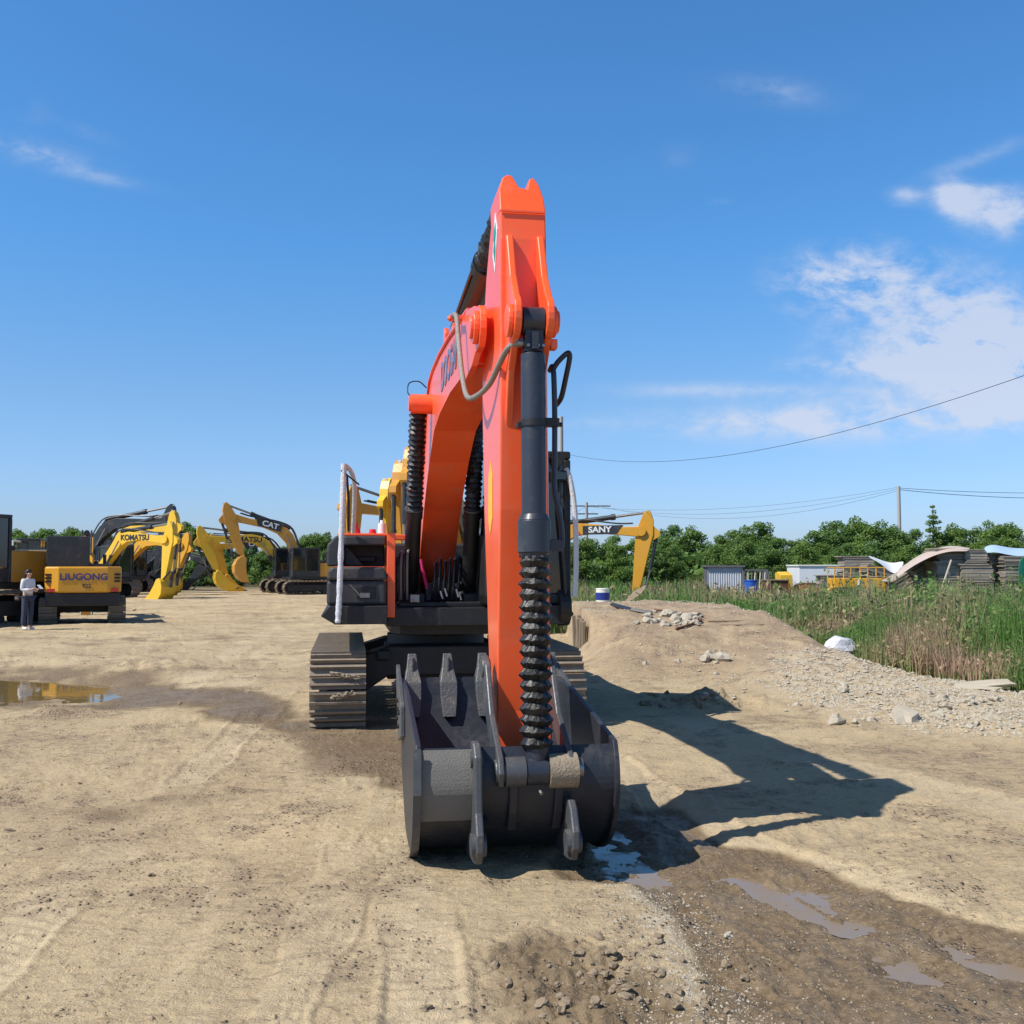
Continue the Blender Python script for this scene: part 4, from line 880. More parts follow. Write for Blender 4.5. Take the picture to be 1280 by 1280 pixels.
# cluster behind the orange machine
GA = 'excavators crowded behind the orange machine'
yard_excavator('ochre excavator behind the wrapped hand rail, boom and arm bent to the left', Yp(578, 52), 52, -58, 1.1, 27, -86, -60, M['ochre'], group=GA)
yard_excavator('bright yellow excavator facing the viewer, its upright arm marked with a small cross', Yp(546, 48), 48, -15, 1.1, 24, -86, -60, M['yel2'], group=GA, cross=True)
yard_excavator('tall ochre excavator facing the viewer behind the black bellows, dark cylinders on its arm', Yp(569, 46), 46, -15, 1.2, 24, -86, -60, M['ochre'], group=GA)
yard_excavator('tallest ochre excavator, arm top just left of the orange boom', Yp(584, 44), 44, -15, 1.22, 26, -86, -60, M['ochre'], group=GA, cross=True)
yard_excavator('ochre excavator glimpsed between the orange boom and arm', Yp(612, 52), 52, -12, 1.05, 22, -86, -60, M['ochre'], group=GA)
# the boom with white letters on the right
yard_excavator('yellow excavator right of the orange arm, white letters on its level boom and no bucket', Yp(652, 46), 46, 78, .96, 19, -96, 0, M['amber'], group=YG, lett=('SANY', .36, 4.0, .68, -18), lett_m=M['txtwhite'], plate='red', bucket=False)

# ------------------------------------------------------------------ person
def skin_body(name, verts, edges, radii, m, parent=None, sub=2, root=0):
    me = bpy.data.meshes.new(name); me.from_pydata(verts, edges, []); o = bpy.data.objects.new(name, me); col.objects.link(o); o.parent = parent
    md = o.modifiers.new('skin', 'SKIN'); md.use_smooth_shade = True
    if not me.skin_vertices: me.attributes  # layer is made with the modifier
    for i, r in enumerate(radii):
        sv = me.skin_vertices[0].data[i]; sv.radius = (r, r) if not hasattr(r, '__len__') else r
        sv.use_root = (i == root)
    s = o.modifiers.new('sub', 'SUBSURF'); s.levels = sub; s.render_levels = sub
    me.materials.append(m); return o
def person(x, y, z, rz):
    root = empty('person', (x, y, z), rz, 'woman with long dark hair, white top and jeans reading a slip', 'person')
    # local: faces -Y ; 1.60 m
    V = [(0, 0, .93), (0, .01, 1.10), (0, .0, 1.27), (0, .01, 1.36), (0, 0, 1.42), (0, -.015, 1.50), (0, -.02, 1.555),
         (.09, 0, .88), (.095, -.01, .48), (.095, .02, .09), (.10, -.10, .035), (-.09, 0, .88), (-.095, .02, .48), (-.095, .06, .09), (-.10, -.06, .035),
         (.16, .01, 1.33), (.19, .02, 1.08), (.12, -.18, 1.06), (.08, -.25, 1.10), (-.16, .01, 1.33), (-.19, .02, 1.08), (-.12, -.20, 1.08), (-.08, -.27, 1.12)]
    E_ = [(0, 1), (1, 2), (2, 3), (3, 4), (4, 5), (5, 6), (0, 7), (7, 8), (8, 9), (9, 10), (0, 11), (11, 12), (12, 13), (13, 14), (2, 15), (15, 16), (16, 17), (17, 18), (2, 19), (19, 20), (20, 21), (21, 22)]
    RR = [(.13, .10), (.11, .085), (.13, .10), (.07, .06), .05, (.072, .088), (.07, .08), .085, .055, .04, .035, .085, .055, .04, .035, .05, .038, .03, .025, .05, .038, .03, .025]
    for sx, hi, c in ((1, 18, (.08, -.25, 1.10)), (-1, 22, (-.08, -.27, 1.12))):
        for f in range(5):
            dx = -sx*.02+(f-2)*.013; V.append((c[0]+dx, c[1]-.04, c[2]+.006)); V.append((c[0]+dx-sx*.012, c[1]-.07+abs(f-2)*.005, c[2]+.0)); RR += [.010, .008]
            E_ += [(hi, len(V)-2), (len(V)-2, len(V)-1)]
    body = skin_body('body', V, E_, RR, M['skin'], root)
    f_ = MB(False)
    f_.cyl((0, -.095, 1.515), (0, -.118, 1.50), .012, .008, 8); f_.build('nose', M['skin'], body, smooth=True)
    for s in (-1, 1): MB(False).cyl((s*.028, -.092, 1.535), (s*.028, -.099, 1.535), .009, .006, 8).build('eye', M['hair'], body); MB(False).cyl((s*.07, 0, 1.52), (s*.082, .005, 1.52), .022, .018, 8).build('ear', M['skin'], body)
    MB(False).box(-.02, .02, -.101, -.094, 1.465, 1.473).build('mouth', M['redstripe'], body)
    tv = [(0, .0, .92), (0, .01, 1.10), (0, 0, 1.27), (0, .01, 1.37), (.165, .01, 1.33), (.20, .02, 1.08), (.13, -.17, 1.06), (-.165, .01, 1.33), (-.20, .02, 1.08), (-.13, -.19, 1.08)]
    skin_body('blouse', tv, [(0, 1), (1, 2), (2, 3), (2, 4), (4, 5), (5, 6), (2, 7), (7, 8), (8, 9)], [(.17, .13), (.14, .115), (.155, .125), (.075, .07), .07, .052, .045, .07, .052, .045], M['blouse'], root)
    skin_body('jeans', [(0, 0, .92), (.09, 0, .85), (.095, -.01, .48), (.095, .02, .10), (-.09, 0, .85), (-.095, .02, .48), (-.095, .06, .10)], [(0, 1), (1, 2), (2, 3), (0, 4), (4, 5), (5, 6)], [(.15, .12), .10, .075, .062, .10, .075, .062], M['jeans'], root)
    hb = MB(False); rings = [(-.03, 1.635, .02, .02), (-.012, 1.622, .062, .065), (.010, 1.59, .083, .088), (.035, 1.53, .090, .080), (.055, 1.46, .092, .065), (.085, 1.36, .10, .055), (.105, 1.24, .105, .05), (.11, 1.12, .09, .04), (.115, 1.03, .04, .02)]; sg = 14
    for (cy_, cz_, ra, rb_) in rings:
        for i in range(sg): hb.p(ra*math.cos(2*PI*i/sg), cy_+rb_*math.sin(2*PI*i/sg), cz_)
    for j in range(len(rings)-1):
        for i in range(sg): hb.f.append([j*sg+i, j*sg+(i+1) % sg, (j+1)*sg+(i+1) % sg, (j+1)*sg+i])
    hb.f.append(list(range(sg))); hb.f.append([(len(rings)-1)*sg+i for i in reversed(range(sg))]); hb.build('hair', M['hair'], root, smooth=True, ang=80)
    for s, yy_ in ((1, -.03), (-1, .01)): skin_body('shoe', [(s*.10, yy_+.06, .045), (s*.10, yy_-.05, .04), (s*.10, yy_-.12, .03)], [(0, 1), (1, 2)], [.048, .045, .035], M['white'], root, 1)
    return root
wx, wy = G(34, 789)
person(wx, wy-.0, hz(wx, wy), R(70))
pm = MB(False).box(-.05, .05, -.004, .004, -.08, .08).build('paper_slip', M['white']); pm.location = (wx+.36, wy-.08, hz(wx, wy)+1.16); pm.rotation_euler = (R(-50), 0, R(70))
tag(pm, 'small white slip held in front of the woman at the left edge', 'paper')

# ------------------------------------------------------------------ trees
def leaf_mesh(name, blobs, n, size, m, seed, flat=.6):
    rg = np.random.default_rng(seed); vol = np.array([b_[3]**2 for b_ in blobs]); pr = vol/vol.sum()
    idx = rg.choice(len(blobs), n, p=pr); B = np.array(blobs)[idx]
    d = rg.normal(size=(n, 3)); d /= np.linalg.norm(d, axis=1)[:, None]
    rr = B[:, 3]*(1-.55*rg.random(n)**2.2)*(1+.18*rg.normal(size=n)*.6)
    c = B[:, :3]+d*rr[:, None]*np.array([1, 1, B[0, 4] if B.shape[1] > 4 else .85])
    nrm = d*.7+rg.normal(size=(n, 3))*.55+np.array([0, 0, .35]); nrm /= np.linalg.norm(nrm, axis=1)[:, None]
    a = np.cross(nrm, rg.normal(size=(n, 3))); a /= np.linalg.norm(a, axis=1)[:, None]; b_ = np.cross(nrm, a)
    s = size*(.6+.8*rg.random(n))[:, None]
    v = np.stack([c-a*s*.5, c-b_*s*.35, c+a*s*.6, c+b_*s*.35], 1).reshape(-1, 3)
    v[:, 2] = np.maximum(v[:, 2], .02)
    return quads(name, v, m, rg.random(n)**1.3*.75+.25*np.clip(d[:, 2]*.5+.5, 0, 1))  # random leaf tone, plus light from above painted in: cluster tops paler
def quads(name, v, m, tone_mix=None):
    n = len(v)//4; me = bpy.data.meshes.new(name); me.vertices.add(len(v)); me.vertices.foreach_set('co', np.ascontiguousarray(v, np.float32).ravel())
    me.loops.add(4*n); me.loops.foreach_set('vertex_index', np.arange(4*n, dtype=np.int32)); me.polygons.add(n)
    me.polygons.foreach_set('loop_start', (np.arange(n)*4).astype(np.int32)); me.update(calc_edges=True)
    if tone_mix is not None:
        at = me.attributes.new('tone_mix', 'FLOAT', 'FACE'); at.data.foreach_set('value', tone_mix.astype(np.float32))
    me.materials.append(m); return me
def tree_proto(kind, seed):
    rs = random.Random(seed); root = empty(kind)
    if kind == 'broadleaf_tree':
        bl = []
        for i in range(44):
            a = rs.uniform(0, 6.28); h = rs.uniform(.08, .95); rr = rs.uniform(.15, 1.0)*(1.75*math.sin(PI*min(1, h*.80+.16))**.7)
            bl.append((rr*math.cos(a), rr*math.sin(a), h*6.0, rs.uniform(.45, .95)*(1.2-.5*h), .8))
        bl.append((rs.uniform(-.5, .5), rs.uniform(-.4, .4), 5.9, .5, .9))
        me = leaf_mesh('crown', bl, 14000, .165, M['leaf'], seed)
        tr = [(0, 0, -.2), (.05, 0, 1.2), (-.05, .05, 2.6), (.05, 0, 4.6)]; rd = [.16, .13, .10, .04]
    elif kind == 'poplar_tree':
        bl = []
        for i in range(22):
            a = rs.uniform(0, 6.28); h = rs.uniform(.10, 1.0); rr = rs.uniform(0, .75)*(1.0-.65*h)
            bl.append((1.5*rr*math.cos(a), 1.5*rr*math.sin(a), h*7.0, rs.uniform(.4, .8)*(1.2-.6*h), 1.25))
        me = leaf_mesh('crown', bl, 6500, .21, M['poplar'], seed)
        tr = [(0, 0, -.2), (.03, 0, 2.0), (0, .03, 4.5), (0, 0, 6.8)]; rd = [.12, .10, .06, .02]
    else:
        bl = []
        for i in range(14):
            h = i/13; n_ = 6 if h < .85 else 2
            for k_ in range(n_):
                a = rs.uniform(0, 6.28); rr = (1-h)*1.5*rs.uniform(.4, 1)+.05
                bl.append((rr*math.cos(a), rr*math.sin(a), .8+h*7.2+rs.uniform(-.2, .2), .22+.50*(1-h), .55))
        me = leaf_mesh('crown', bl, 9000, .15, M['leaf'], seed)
        tr = [(0, 0, -.2), (0, 0, 4), (0, 0, 8.2)]; rd = [.16, .10, .02]
    cr = bpy.data.objects.new('crown', me); col.objects.link(cr); cr.parent = root
    tk = MB(False).tube(tr, rd, 8)
    for i in range(5):
        a = rs.uniform(0, 6.28); h = rs.uniform(1.2, 3.6); tk.tube([(0, 0, h), (.5*math.cos(a), .5*math.sin(a), h+.8), (1.0*math.cos(a), 1.0*math.sin(a), h+1.5)], [.06, .04, .015], 6)
    tk.build('trunk', M['bark'], root, smooth=True)
    return root
protos = {'b': [tree_proto('broadleaf_tree', 100+i) for i in range(5)], 'p': [tree_proto('poplar_tree', 200+i) for i in range(3)], 'c': [tree_proto('spire_tree', 300)]}
used = set(); ORD = ['first', 'second', 'third', 'fourth', 'fifth', 'sixth', 'seventh', 'eighth', 'ninth', 'tenth', 'eleventh', 'twelfth', 'thirteenth', 'fourteenth', 'fifteenth', 'sixteenth', 'seventeenth', 'eighteenth', 'nineteenth', 'twentieth']
right = []
rs = random.Random(5)
for px, ty in [(716, 678), (738, 672), (765, 668), (790, 672), (812, 664), (836, 655), (862, 656), (884, 676), (905, 664), (926, 657), (948, 651), (972, 672), (995, 672), (1018, 662), (1044, 649), (1068, 644), (1092, 650), (1114, 655), (1138, 660), (1190, 653), (1214, 657), (1240, 650), (1262, 652), (1290, 654), (1330, 650), (1380, 652), (1440, 655)]:
    right.append((px, ty, rs.uniform(70, 80), 'b'))
right += [(1166, 628, 78, 'c'), (805, 650, 92, 'c')]
for px in range(720, 1500, 42): right.append((px+rs.uniform(-9, 9), rs.uniform(668, 680), rs.uniform(58, 64), 'b'))
left = []
for px in range(-120, 700, 17): left.append((px+rs.uniform(-6, 6), rs.choice([664, 668, 673, 678, 686, 690])+rs.uniform(-3, 3), rs.uniform(100, 122), 'p'))
for px, ty in ((232, 654), (246, 660), (258, 668), (140, 672), (395, 668), (383, 680), (24, 664), (55, 662), (90, 660)): left.append((px, ty, 96, 'p'))
for px, ty in ((196, 672), (212, 664), (228, 656), (243, 659), (256, 668), (272, 682), (300, 684), (330, 686), (352, 684), (370, 678), (384, 670), (398, 667), (412, 674), (428, 680), (150, 680), (40, 672), (66, 668), (128, 672), (8, 676), (20, 668), (54, 670), (78, 674), (92, 667), (106, 671), (118, 676), (-10, 670), (-30, 672), (165, 684), (180, 678)): left.append((px, ty-(8 if px < 190 else 2), 90, 'b'))
def segment(px, lst):
    for lo, hi, s in lst:
        if lo <= px < hi: return s
    return lst[-1][2]
SR = [(0, 800, 'behind the yellow boom'), (800, 885, 'left of the corrugated shed'), (885, 965, 'behind the corrugated shed'), (965, 1050, 'behind the white truck box'), (1050, 1122, 'left of the lone pole'), (1122, 1185, 'right of the lone pole'), (1185, 2000, 'behind the stacked boards')]
SL_ = [(-500, 110, 'above the left edge machines'), (110, 262, 'behind the left yellow row'), (262, 412, 'behind the left-pointing row'), (412, 2000, 'hidden beyond the orange machine')]
def place(lst, segs, grp):
    cnt = {}
    for (px, ty, Y, kd) in sorted(lst):
        if px < -60 or px > 1345: pass
        s = segment(px, segs); key = (s, kd, Y < 66); cnt[key] = cnt.get(key, 0)+1; n_ = cnt[key]
        pr = protos[kd][rs.randrange(len(protos[kd]))]
        if id(pr) in used: o = copy_tree(pr)
        else: used.add(id(pr)); o = pr
        P_ = W(px, ty, Y); base = {'b': 6.35, 'p': 7.3, 'c': 8.4}[kd]
        kz = (P_.z)/base; o.location = (P_.x, Y, 0); kx = kz*rs.uniform(1.0, 1.25)
        o.scale = (kx, kx, kz); o.rotation_euler = (0, 0, rs.uniform(0, 6.28))
        what = {'b': 'leafy green tree', 'p': 'slim pale green poplar', 'c': 'pointed dark tree'}[kd]
        row = 'front row ' if (kd == 'b' and Y < 66) else ''
        tag(o, f'{row}{what} {s}, {ORD[min(n_-1, 19)]} from the left there', 'tree', grp)
place(right, SR, 'trees in the belt beyond the weeds'); place(left, SL_, 'poplars on the far left skyline')
for L_ in protos.values():
    for p_ in L_:
        if id(p_) not in used:
            for ch in list(p_.children): bpy.data.objects.remove(ch)
            bpy.data.objects.remove(p_)
# undergrowth band under the trees
n = 26000; rg = np.random.default_rng(9)
ux = np.concatenate([rg.uniform(0, 75, n//2), rg.uniform(-85, 12, n-n//2)]); uy = np.where(np.arange(n) < n//2, rg.uniform(64, 84, n), rg.uniform(88, 112, n))
uh = rg.random(n)**.8*(1.7+1.2*vnoise(ux*.3, uy*.3, 3)); c = np.stack([ux, uy, uh], 1)
a = rg.normal(size=(n, 3)); a /= np.linalg.norm(a, axis=1)[:, None]; b2 = np.cross(a, rg.normal(size=(n, 3))); b2 /= np.linalg.norm(b2, axis=1)[:, None]
sz = .30+.3*rg.random(n)[:, None]
v = np.stack([c-a*sz*.5, c-b2*sz*.4, c+a*sz*.5, c+b2*sz*.4], 1).reshape(-1, 3)
o = bpy.data.objects.new('undergrowth', quads('undergrowth', v, M['leaf'], rg.random(n))); col.objects.link(o); tag(o, 'dense green undergrowth along the foot of the far trees', 'undergrowth', kind='stuff')

# ------------------------------------------------------------------ weeds
def in_field(x, y): return polymask(x, y, P_WEED, .02) > .5
def blades(name, xs, ys, hs, wd, tone_mix, m, lean=.35, seed=1, nseg=2):
    rg = np.random.default_rng(seed); n = len(xs); z0 = height(xs, ys)-.03
    az = rg.uniform(0, 6.28, n); la = rg.uniform(0, 6.28, n); lm = rg.random(n)**1.5*lean
    dx, dy = np.cos(az)*wd/2, np.sin(az)*wd/2; P_ = []
    for k_ in range(nseg+1):
        f = k_/nseg; off = lm*hs*f*f; w_ = 1.0 if k_ == 0 else (.85 if k_ < nseg else .12)
        cx_ = xs+np.cos(la)*off; cy_ = ys+np.sin(la)*off; cz_ = z0+hs*f*(1-.25*lm*f)
        P_.append((np.stack([cx_-dx*w_, cy_-dy*w_, cz_], 1), np.stack([cx_+dx*w_, cy_+dy*w_, cz_], 1)))
    v = []
    for k_ in range(nseg): v.append(np.stack([P_[k_][0], P_[k_][1], P_[k_+1][1], P_[k_+1][0]], 1))
    v = np.concatenate(v, 0).reshape(-1, 3)
    me = quads(name, v, m, np.tile(tone_mix, nseg)); o = bpy.data.objects.new(name, me); col.objects.link(o); return o
rg = np.random.default_rng(77)
def scatter(n, x0, x1, y0, y1):
    x = rg.uniform(x0, x1, n); y = rg.uniform(y0, y1, n); k_ = in_field(x, y); return x[k_], y[k_]
X_, Y_, W_ = [], [], []
for (n, x0, x1, y0, y1, wd) in ((62000, 5.6, 17, 13, 22, .016), (52000, .5, 24, 22, 34, .026), (42000, 0, 36, 34, 60, .05)):
    x, y = scatter(n, x0, x1, y0, y1); X_.append(x); Y_.append(y); W_.append(np.full(len(x), wd))
x = np.concatenate(X_); y = np.concatenate(Y_); wd = np.concatenate(W_)
patch = fbm(x, y, .42, 4, 301)*.5+.5; pt2 = fbm(x, y, 1.5, 3, 311)*.5+.5
dist_edge = np.clip((x-(6.2+np.clip(17-y, 0, 4)*.28))/2.2, 0, 1)
hs = (.42+1.0*patch)*(.45+.8*pt2)*1.22*np.where(y < 25, .52+.6*dist_edge, 1)*(.6+.55*rg.random(len(x)))
hs = hs*np.where(y > 26, .88, 1.0)*np.where((x > 10.5) & (y > 20), .86, 1.0)
bright = np.exp(-((x-8.3)/1.3)**2-((y-15.3)/1.6)**2)+np.exp(-((x-7.0)/1.0)**2-((y-19.5)/1.8)**2)*.6+np.exp(-((x-3)/2.5)**2-((y-29.5)/1.8)**2)*.5
tone = np.clip(.54+1.25*(fbm(x, y, .45, 3, 321))-.75*bright+.25*(hs-.7)*0+.16*rg.normal(size=len(x)), 0, 1)
hs = hs*(1+.15*bright)
o = blades('tall_weeds', x, y, hs, wd*(.6+.8*rg.random(len(x))), tone, M['weed'], .45, 5)
tag(o, 'tall mixed green and straw-brown weeds filling the right-hand field', 'weeds', kind='stuff')
# seed heads / leafy tops
n = len(x); pick = rg.random(n) < .42; xx, yy2, hh_ = x[pick], y[pick], hs[pick]; m_ = len(xx); z0 = height(xx, yy2)
c = np.stack([xx+rg.normal(size=m_)*.04, yy2+rg.normal(size=m_)*.04, z0+hh_*(.45+.5*rg.random(m_))], 1)
a = rg.normal(size=(m_, 3)); a[:, 2] *= 1.6; a /= np.linalg.norm(a, axis=1)[:, None]; b2 = np.cross(a, rg.normal(size=(m_, 3))); b2 /= np.linalg.norm(b2, axis=1)[:, None]
sz = (wd[pick]*3.2*(.5+rg.random(m_)))[:, None]
v = np.stack([c-a*sz*.7, c-b2*sz*.3, c+a*sz*.7, c+b2*sz*.3], 1).reshape(-1, 3)
o = bpy.data.objects.new('weed_leaves', quads('weed_leaves', v, M['weed'], np.clip(tone[pick]+.1*rg.normal(size=m_), 0, 1))); col.objects.link(o)
tag(o, 'small leaves and dry seed heads among the tall weeds', 'weeds', kind='stuff')
cxs, cys = scatter(900, 5.9, 20, 13.6, 32); xs_, ys_, hs_, tn_ = [], [], [], []
for a_, b_ in zip(cxs, cys):
    m2 = int(rg.integers(8, 26)); hh0 = rg.uniform(.75, 1.6); tt0 = float(np.clip(rg.normal(.45, .3), 0, 1))
    xs_.append(a_+rg.normal(size=m2)*.16); ys_.append(b_+rg.normal(size=m2)*.16); hs_.append(hh0*rg.uniform(.6, 1.1, m2)); tn_.append(np.clip(tt0+.08*rg.normal(size=m2), 0, 1))
x2, y2, h2, t2_ = map(np.concatenate, (xs_, ys_, hs_, tn_)); ed_ = np.clip((x2-(6.1+np.clip(17-y2, 0, 4)*.28))/1.6, .25, 1)
o = blades('weed_clumps', x2, y2, h2*ed_, .022+.02*rg.random(len(x2)), t2_, M['weed'], .9, 15, 3); tag(o, 'shaggy arching clumps standing above the other weeds', 'weeds', kind='stuff')
m2 = len(x2)*2; ii = rg.integers(0, len(x2), m2); z0 = height(x2[ii], y2[ii])
c = np.stack([x2[ii]+rg.normal(size=m2)*.10, y2[ii]+rg.normal(size=m2)*.10, z0+(h2*ed_)[ii]*rg.uniform(.25, 1.0, m2)], 1)
a = rg.normal(size=(m2, 3)); a /= np.linalg.norm(a, axis=1)[:, None]; b2 = np.cross(a, rg.normal(size=(m2, 3))); b2 /= np.linalg.norm(b2, axis=1)[:, None]; sz = .05+.07*rg.random(m2)[:, None]
v = np.stack([c-a*sz*.7, c-b2*sz*.35, c+a*sz*.7, c+b2*sz*.35], 1).reshape(-1, 3)
o = bpy.data.objects.new('weed_foliage', quads('weed_foliage', v, M['weed'], np.clip(t2_[ii]*.8+.1*rg.normal(size=m2), 0, 1))); col.objects.link(o); tag(o, 'broad leaves on the shaggy weed clumps', 'weeds', kind='stuff')
# low green ground cover at the edge
x, y = scatter(26000, 5.7, 10.5, 13, 23); d_ = np.clip((x-(6.0+np.clip(17-y, 0, 4)*.28)), 0, 3)
k_ = rg.random(len(x)) < np.exp(-d_*.9); x, y = x[k_], y[k_]
o = blades('short_grass', x, y, .10+.18*rg.random(len(x)), .018+.01*rg.random(len(x)), np.clip(.12+.12*rg.normal(size=len(x)), 0, 1), M['weed'], .8, 6)
tag(o, 'short bright grass along the edge of the dirt', 'grass', kind='stuff')

# ------------------------------------------------------------------ yard clutter on the right
def ico(name, r, seed, m, parent=None, sub=2, sq=(1, 1, .7), rough=.28):
    bm = bmesh.new(); bmesh.ops.create_icosphere(bm, subdivisions=sub, radius=r); rs_ = random.Random(seed); off = Vector((rs_.uniform(0, 99), rs_.uniform(0, 99), 0))
    from mathutils import noise as mn
    for v_ in bm.verts:
        n_ = v_.co.normalized(); f = 1+rough*mn.noise(n_*1.6+off)*1.6+rough*.5*mn.noise(n_*4+off); v_.co = Vector((n_.x*sq[0], n_.y*sq[1], n_.z*sq[2]))*r*f
    me = bpy.data.meshes.new(name); bm.to_mesh(me); bm.free(); me.materials.append(m)
    o = bpy.data.objects.new(name, me); col.objects.link(o); o.parent = parent; return o
M['rock'] = mat('pale_rock', (.42, .37, .29), .85, dirt=.5, dscale=3, bump=.25, bscale=8, dirtc=(.28, .22, .15))
M['clod'] = mat('dark_clod', (.25, .19, .125), .85, dirt=.4, dscale=3, bump=.12, bscale=6, dirtc=(.30, .23, .155))
rock = [ico('stone', 1, 400+i, M['rock'], rough=.45, sq=(1, .8, .6)) for i in range(5)]; fresh = [True]*5
clod = [ico('dirt_clod', 1, 500+i, M['clod'], rough=.5, sq=(1, .9, .6)) for i in range(4)]; freshc = [True]*4
rs = random.Random(21)
def put(arr, fr, px, py, size, label, cat, grp, sink=.25, big=False):
    i = rs.randrange(len(arr)); x, y = G(px, py)
    x, y, _z = hit(px, py)
    if fr[i]: o = arr[i]; fr[i] = False
    else: o = arr[i].copy(); col.objects.link(o)
    o.scale = [size*rs.uniform(.8, 1.25) for _ in range(3)]; o.rotation_euler = (rs.uniform(-.3, .3), rs.uniform(-.3, .3), rs.uniform(0, 6.28))
    o.location = (x, y, hz(x, y)+size*(.5-sink)*.6); tag(o, label, cat, grp); return o
RL = 'pale broken stone lying among the rubble strip below the weeds'
for i in range(70):
    f = rs.random(); px = 980+300*f; py = 840+rs.random()**1.4*62+f*20
    put(rock, fresh, px, py, rs.choice([.02, .03, .03, .04, .05, .06, .09]), RL, 'stone', 'stones in the rubble strip')
for i in range(36):
    px = rs.gauss(905, 50); py = 835+rs.gauss(0, 20)+(px-900)*.1
    put(rock, fresh, px, py, rs.choice([.02, .03, .03, .04, .06]), 'pale stone half buried in the lower face of the earth ramp', 'stone', 'stones on the face of the earth ramp')
for i in range(34):
    px = rs.uniform(795, 875); py = rs.uniform(765, 783)
    put(rock, fresh, px, py, rs.choice([.05, .07, .09, .12]), 'whitish stone in the pile on top of the earth ramp', 'stone', 'stones piled on the ramp top')
put(rock, fresh, 881, 826, .14, 'large pale boulder on the ramp face, left one of the pair', 'stone', None)
put(rock, fresh, 900, 825, .13, 'large pale boulder on the ramp face, right one of the pair', 'stone', None)
put(rock, fresh, 888, 819, .10, 'grey stone sitting behind the pair of pale boulders', 'stone', None)
put(rock, fresh, 1225, 862, .42, 'long flat whitish slab of stone at the foot of the bright grass', 'stone', None).scale = (.42, .2, .07)
put(rock, fresh, 1145, 842, .3, 'orange tinted flat rock at the foot of the weeds', 'stone', None).scale = (.30, .2, .15)
put(rock, fresh, 1135, 900, .2, 'broad pale rock lying out in the rubble strip', 'stone', None).scale = (.24, .18, .11)
for px, py, s in ((60, 1127, .035), (140, 1038, .03), (176, 1043, .035), (190, 1095, .045), (225, 880, .05), (50, 1062, .03), (275, 1057, .022), (164, 1119, .03), (100, 980, .03), (395, 1020, .02), (300, 1190, .02), (12, 1040, .05), (306, 970, .02)):
    put(clod, freshc, px, py, s*.55, 'small dark clod lying loose on the dry dirt in the left foreground', 'clod', 'loose clods on the left foreground dirt')
for i in range(80):
    px = rs.gauss(765, 75); py = 1225+rs.gauss(0, 26)
    put(clod, freshc, px, py, rs.choice([.010, .014, .018, .026]), 'dark crumb of churned mud at the bottom centre of the photo', 'clod', 'crumbs of churned mud')
put(rock, fresh, 911, 1172, .028, 'single pale pebble lying in the wet mud track', 'stone', None)
for i in range(14): put(clod, freshc, rs.uniform(800, 905), rs.uniform(866, 885), rs.choice([.03, .05, .07]), 'brown lump of dug earth beside the tip of the machine shadow', 'clod', 'lumps of earth beside the machine shadow')
# gravel: one mesh
def gravel(name, n, poly, s0, s1, m, label, dens=None, gen=None):
    b = MB(False); xs = [p[0] for p in poly]; ys = [p[1] for p in poly]
    x = rg.uniform(min(xs), max(xs), n*4); y = rg.uniform(min(ys), max(ys), n*4); k_ = rg.random(len(x)) < polymask(x, y, poly, .35); x, y = x[k_][:n], y[k_][:n]
    z = height(x, y); s = s0+(s1-s0)*rg.random(len(x))**3; v = []; 
    base = np.array([(1, 0, 0), (0, 1, 0), (-1, 0, 0), (0, -1, 0), (0, 0, .75), (0, 0, -.5)]); F0 = np.array([(0, 1, 4), (1, 2, 4), (2, 3, 4), (3, 0, 4)])
    an = rg.uniform(0, 6.28, len(x)); ca, sa = np.cos(an), np.sin(an); jit = 1+.45*rg.normal(size=(len(x), 6, 1)).clip(-1, 1)
    P_ = base[None]*jit; px_, py_ = P_[..., 0]*ca[:, None]-P_[..., 1]*sa[:, None], P_[..., 0]*sa[:, None]+P_[..., 1]*ca[:, None]
    V_ = np.stack([px_*s[:, None]+x[:, None], py_*s[:, None]+y[:, None], P_[..., 2]*s[:, None]+z[:, None]], -1).reshape(-1, 3)
    F_ = (F0[None]+np.arange(len(x))[:, None, None]*6).reshape(-1, 3)
    me = bpy.data.meshes.new(name); me.from_pydata(V_.tolist(), [], F_.tolist()); me.materials.append(m)
    o = bpy.data.objects.new(name, me); col.objects.link(o); tag(o, label, 'gravel', kind='stuff'); return o
gravel('gravel', 12000, P_RUB, .004, .034, M['rock'], 'pale crushed gravel in the rubble strip below the weeds')
gravel('gravel', 2600, GP([(760, 1105), (860, 1105), (900, 1180), (1000, 1300), (780, 1300), (830, 1200)]), .002, .009, M['rock'], 'fine pale gravel along the left side of the mud track')
gravel('gravel', 7000, GP([(0, 1000), (560, 900), (900, 900), (1280, 950), (1280, 1300), (0, 1300)]), .001, .007, M['rock'], 'fine grit strewn over the dry foreground dirt')
gravel('crumbs', 12000, GP([(-100, 820), (380, 800), (500, 1000), (700, 1300), (-100, 1300)]), .0015, .013, M['clod'], 'dark earth crumbs strewn over the left foreground')
gravel('crumbs', 7000, GP([(700, 1050), (1300, 1100), (1400, 1330), (620, 1330), (600, 1180)]), (.0015), .010, M['clod'], 'dark mud crumbs strewn through the wet track')
gravel('crumbs', 7000, [(1.3, 15), (5.5, 15), (5.4, 26), (1.3, 26)], .004, .024, M['rock'], 'stony crumbs over the earth ramp')
gravel('crumbs', 4000, GP([(-100, 745), (400, 745), (380, 850), (-100, 850)]), .004, .03, M['clod'], 'dark crumbs over the far part of the yard')

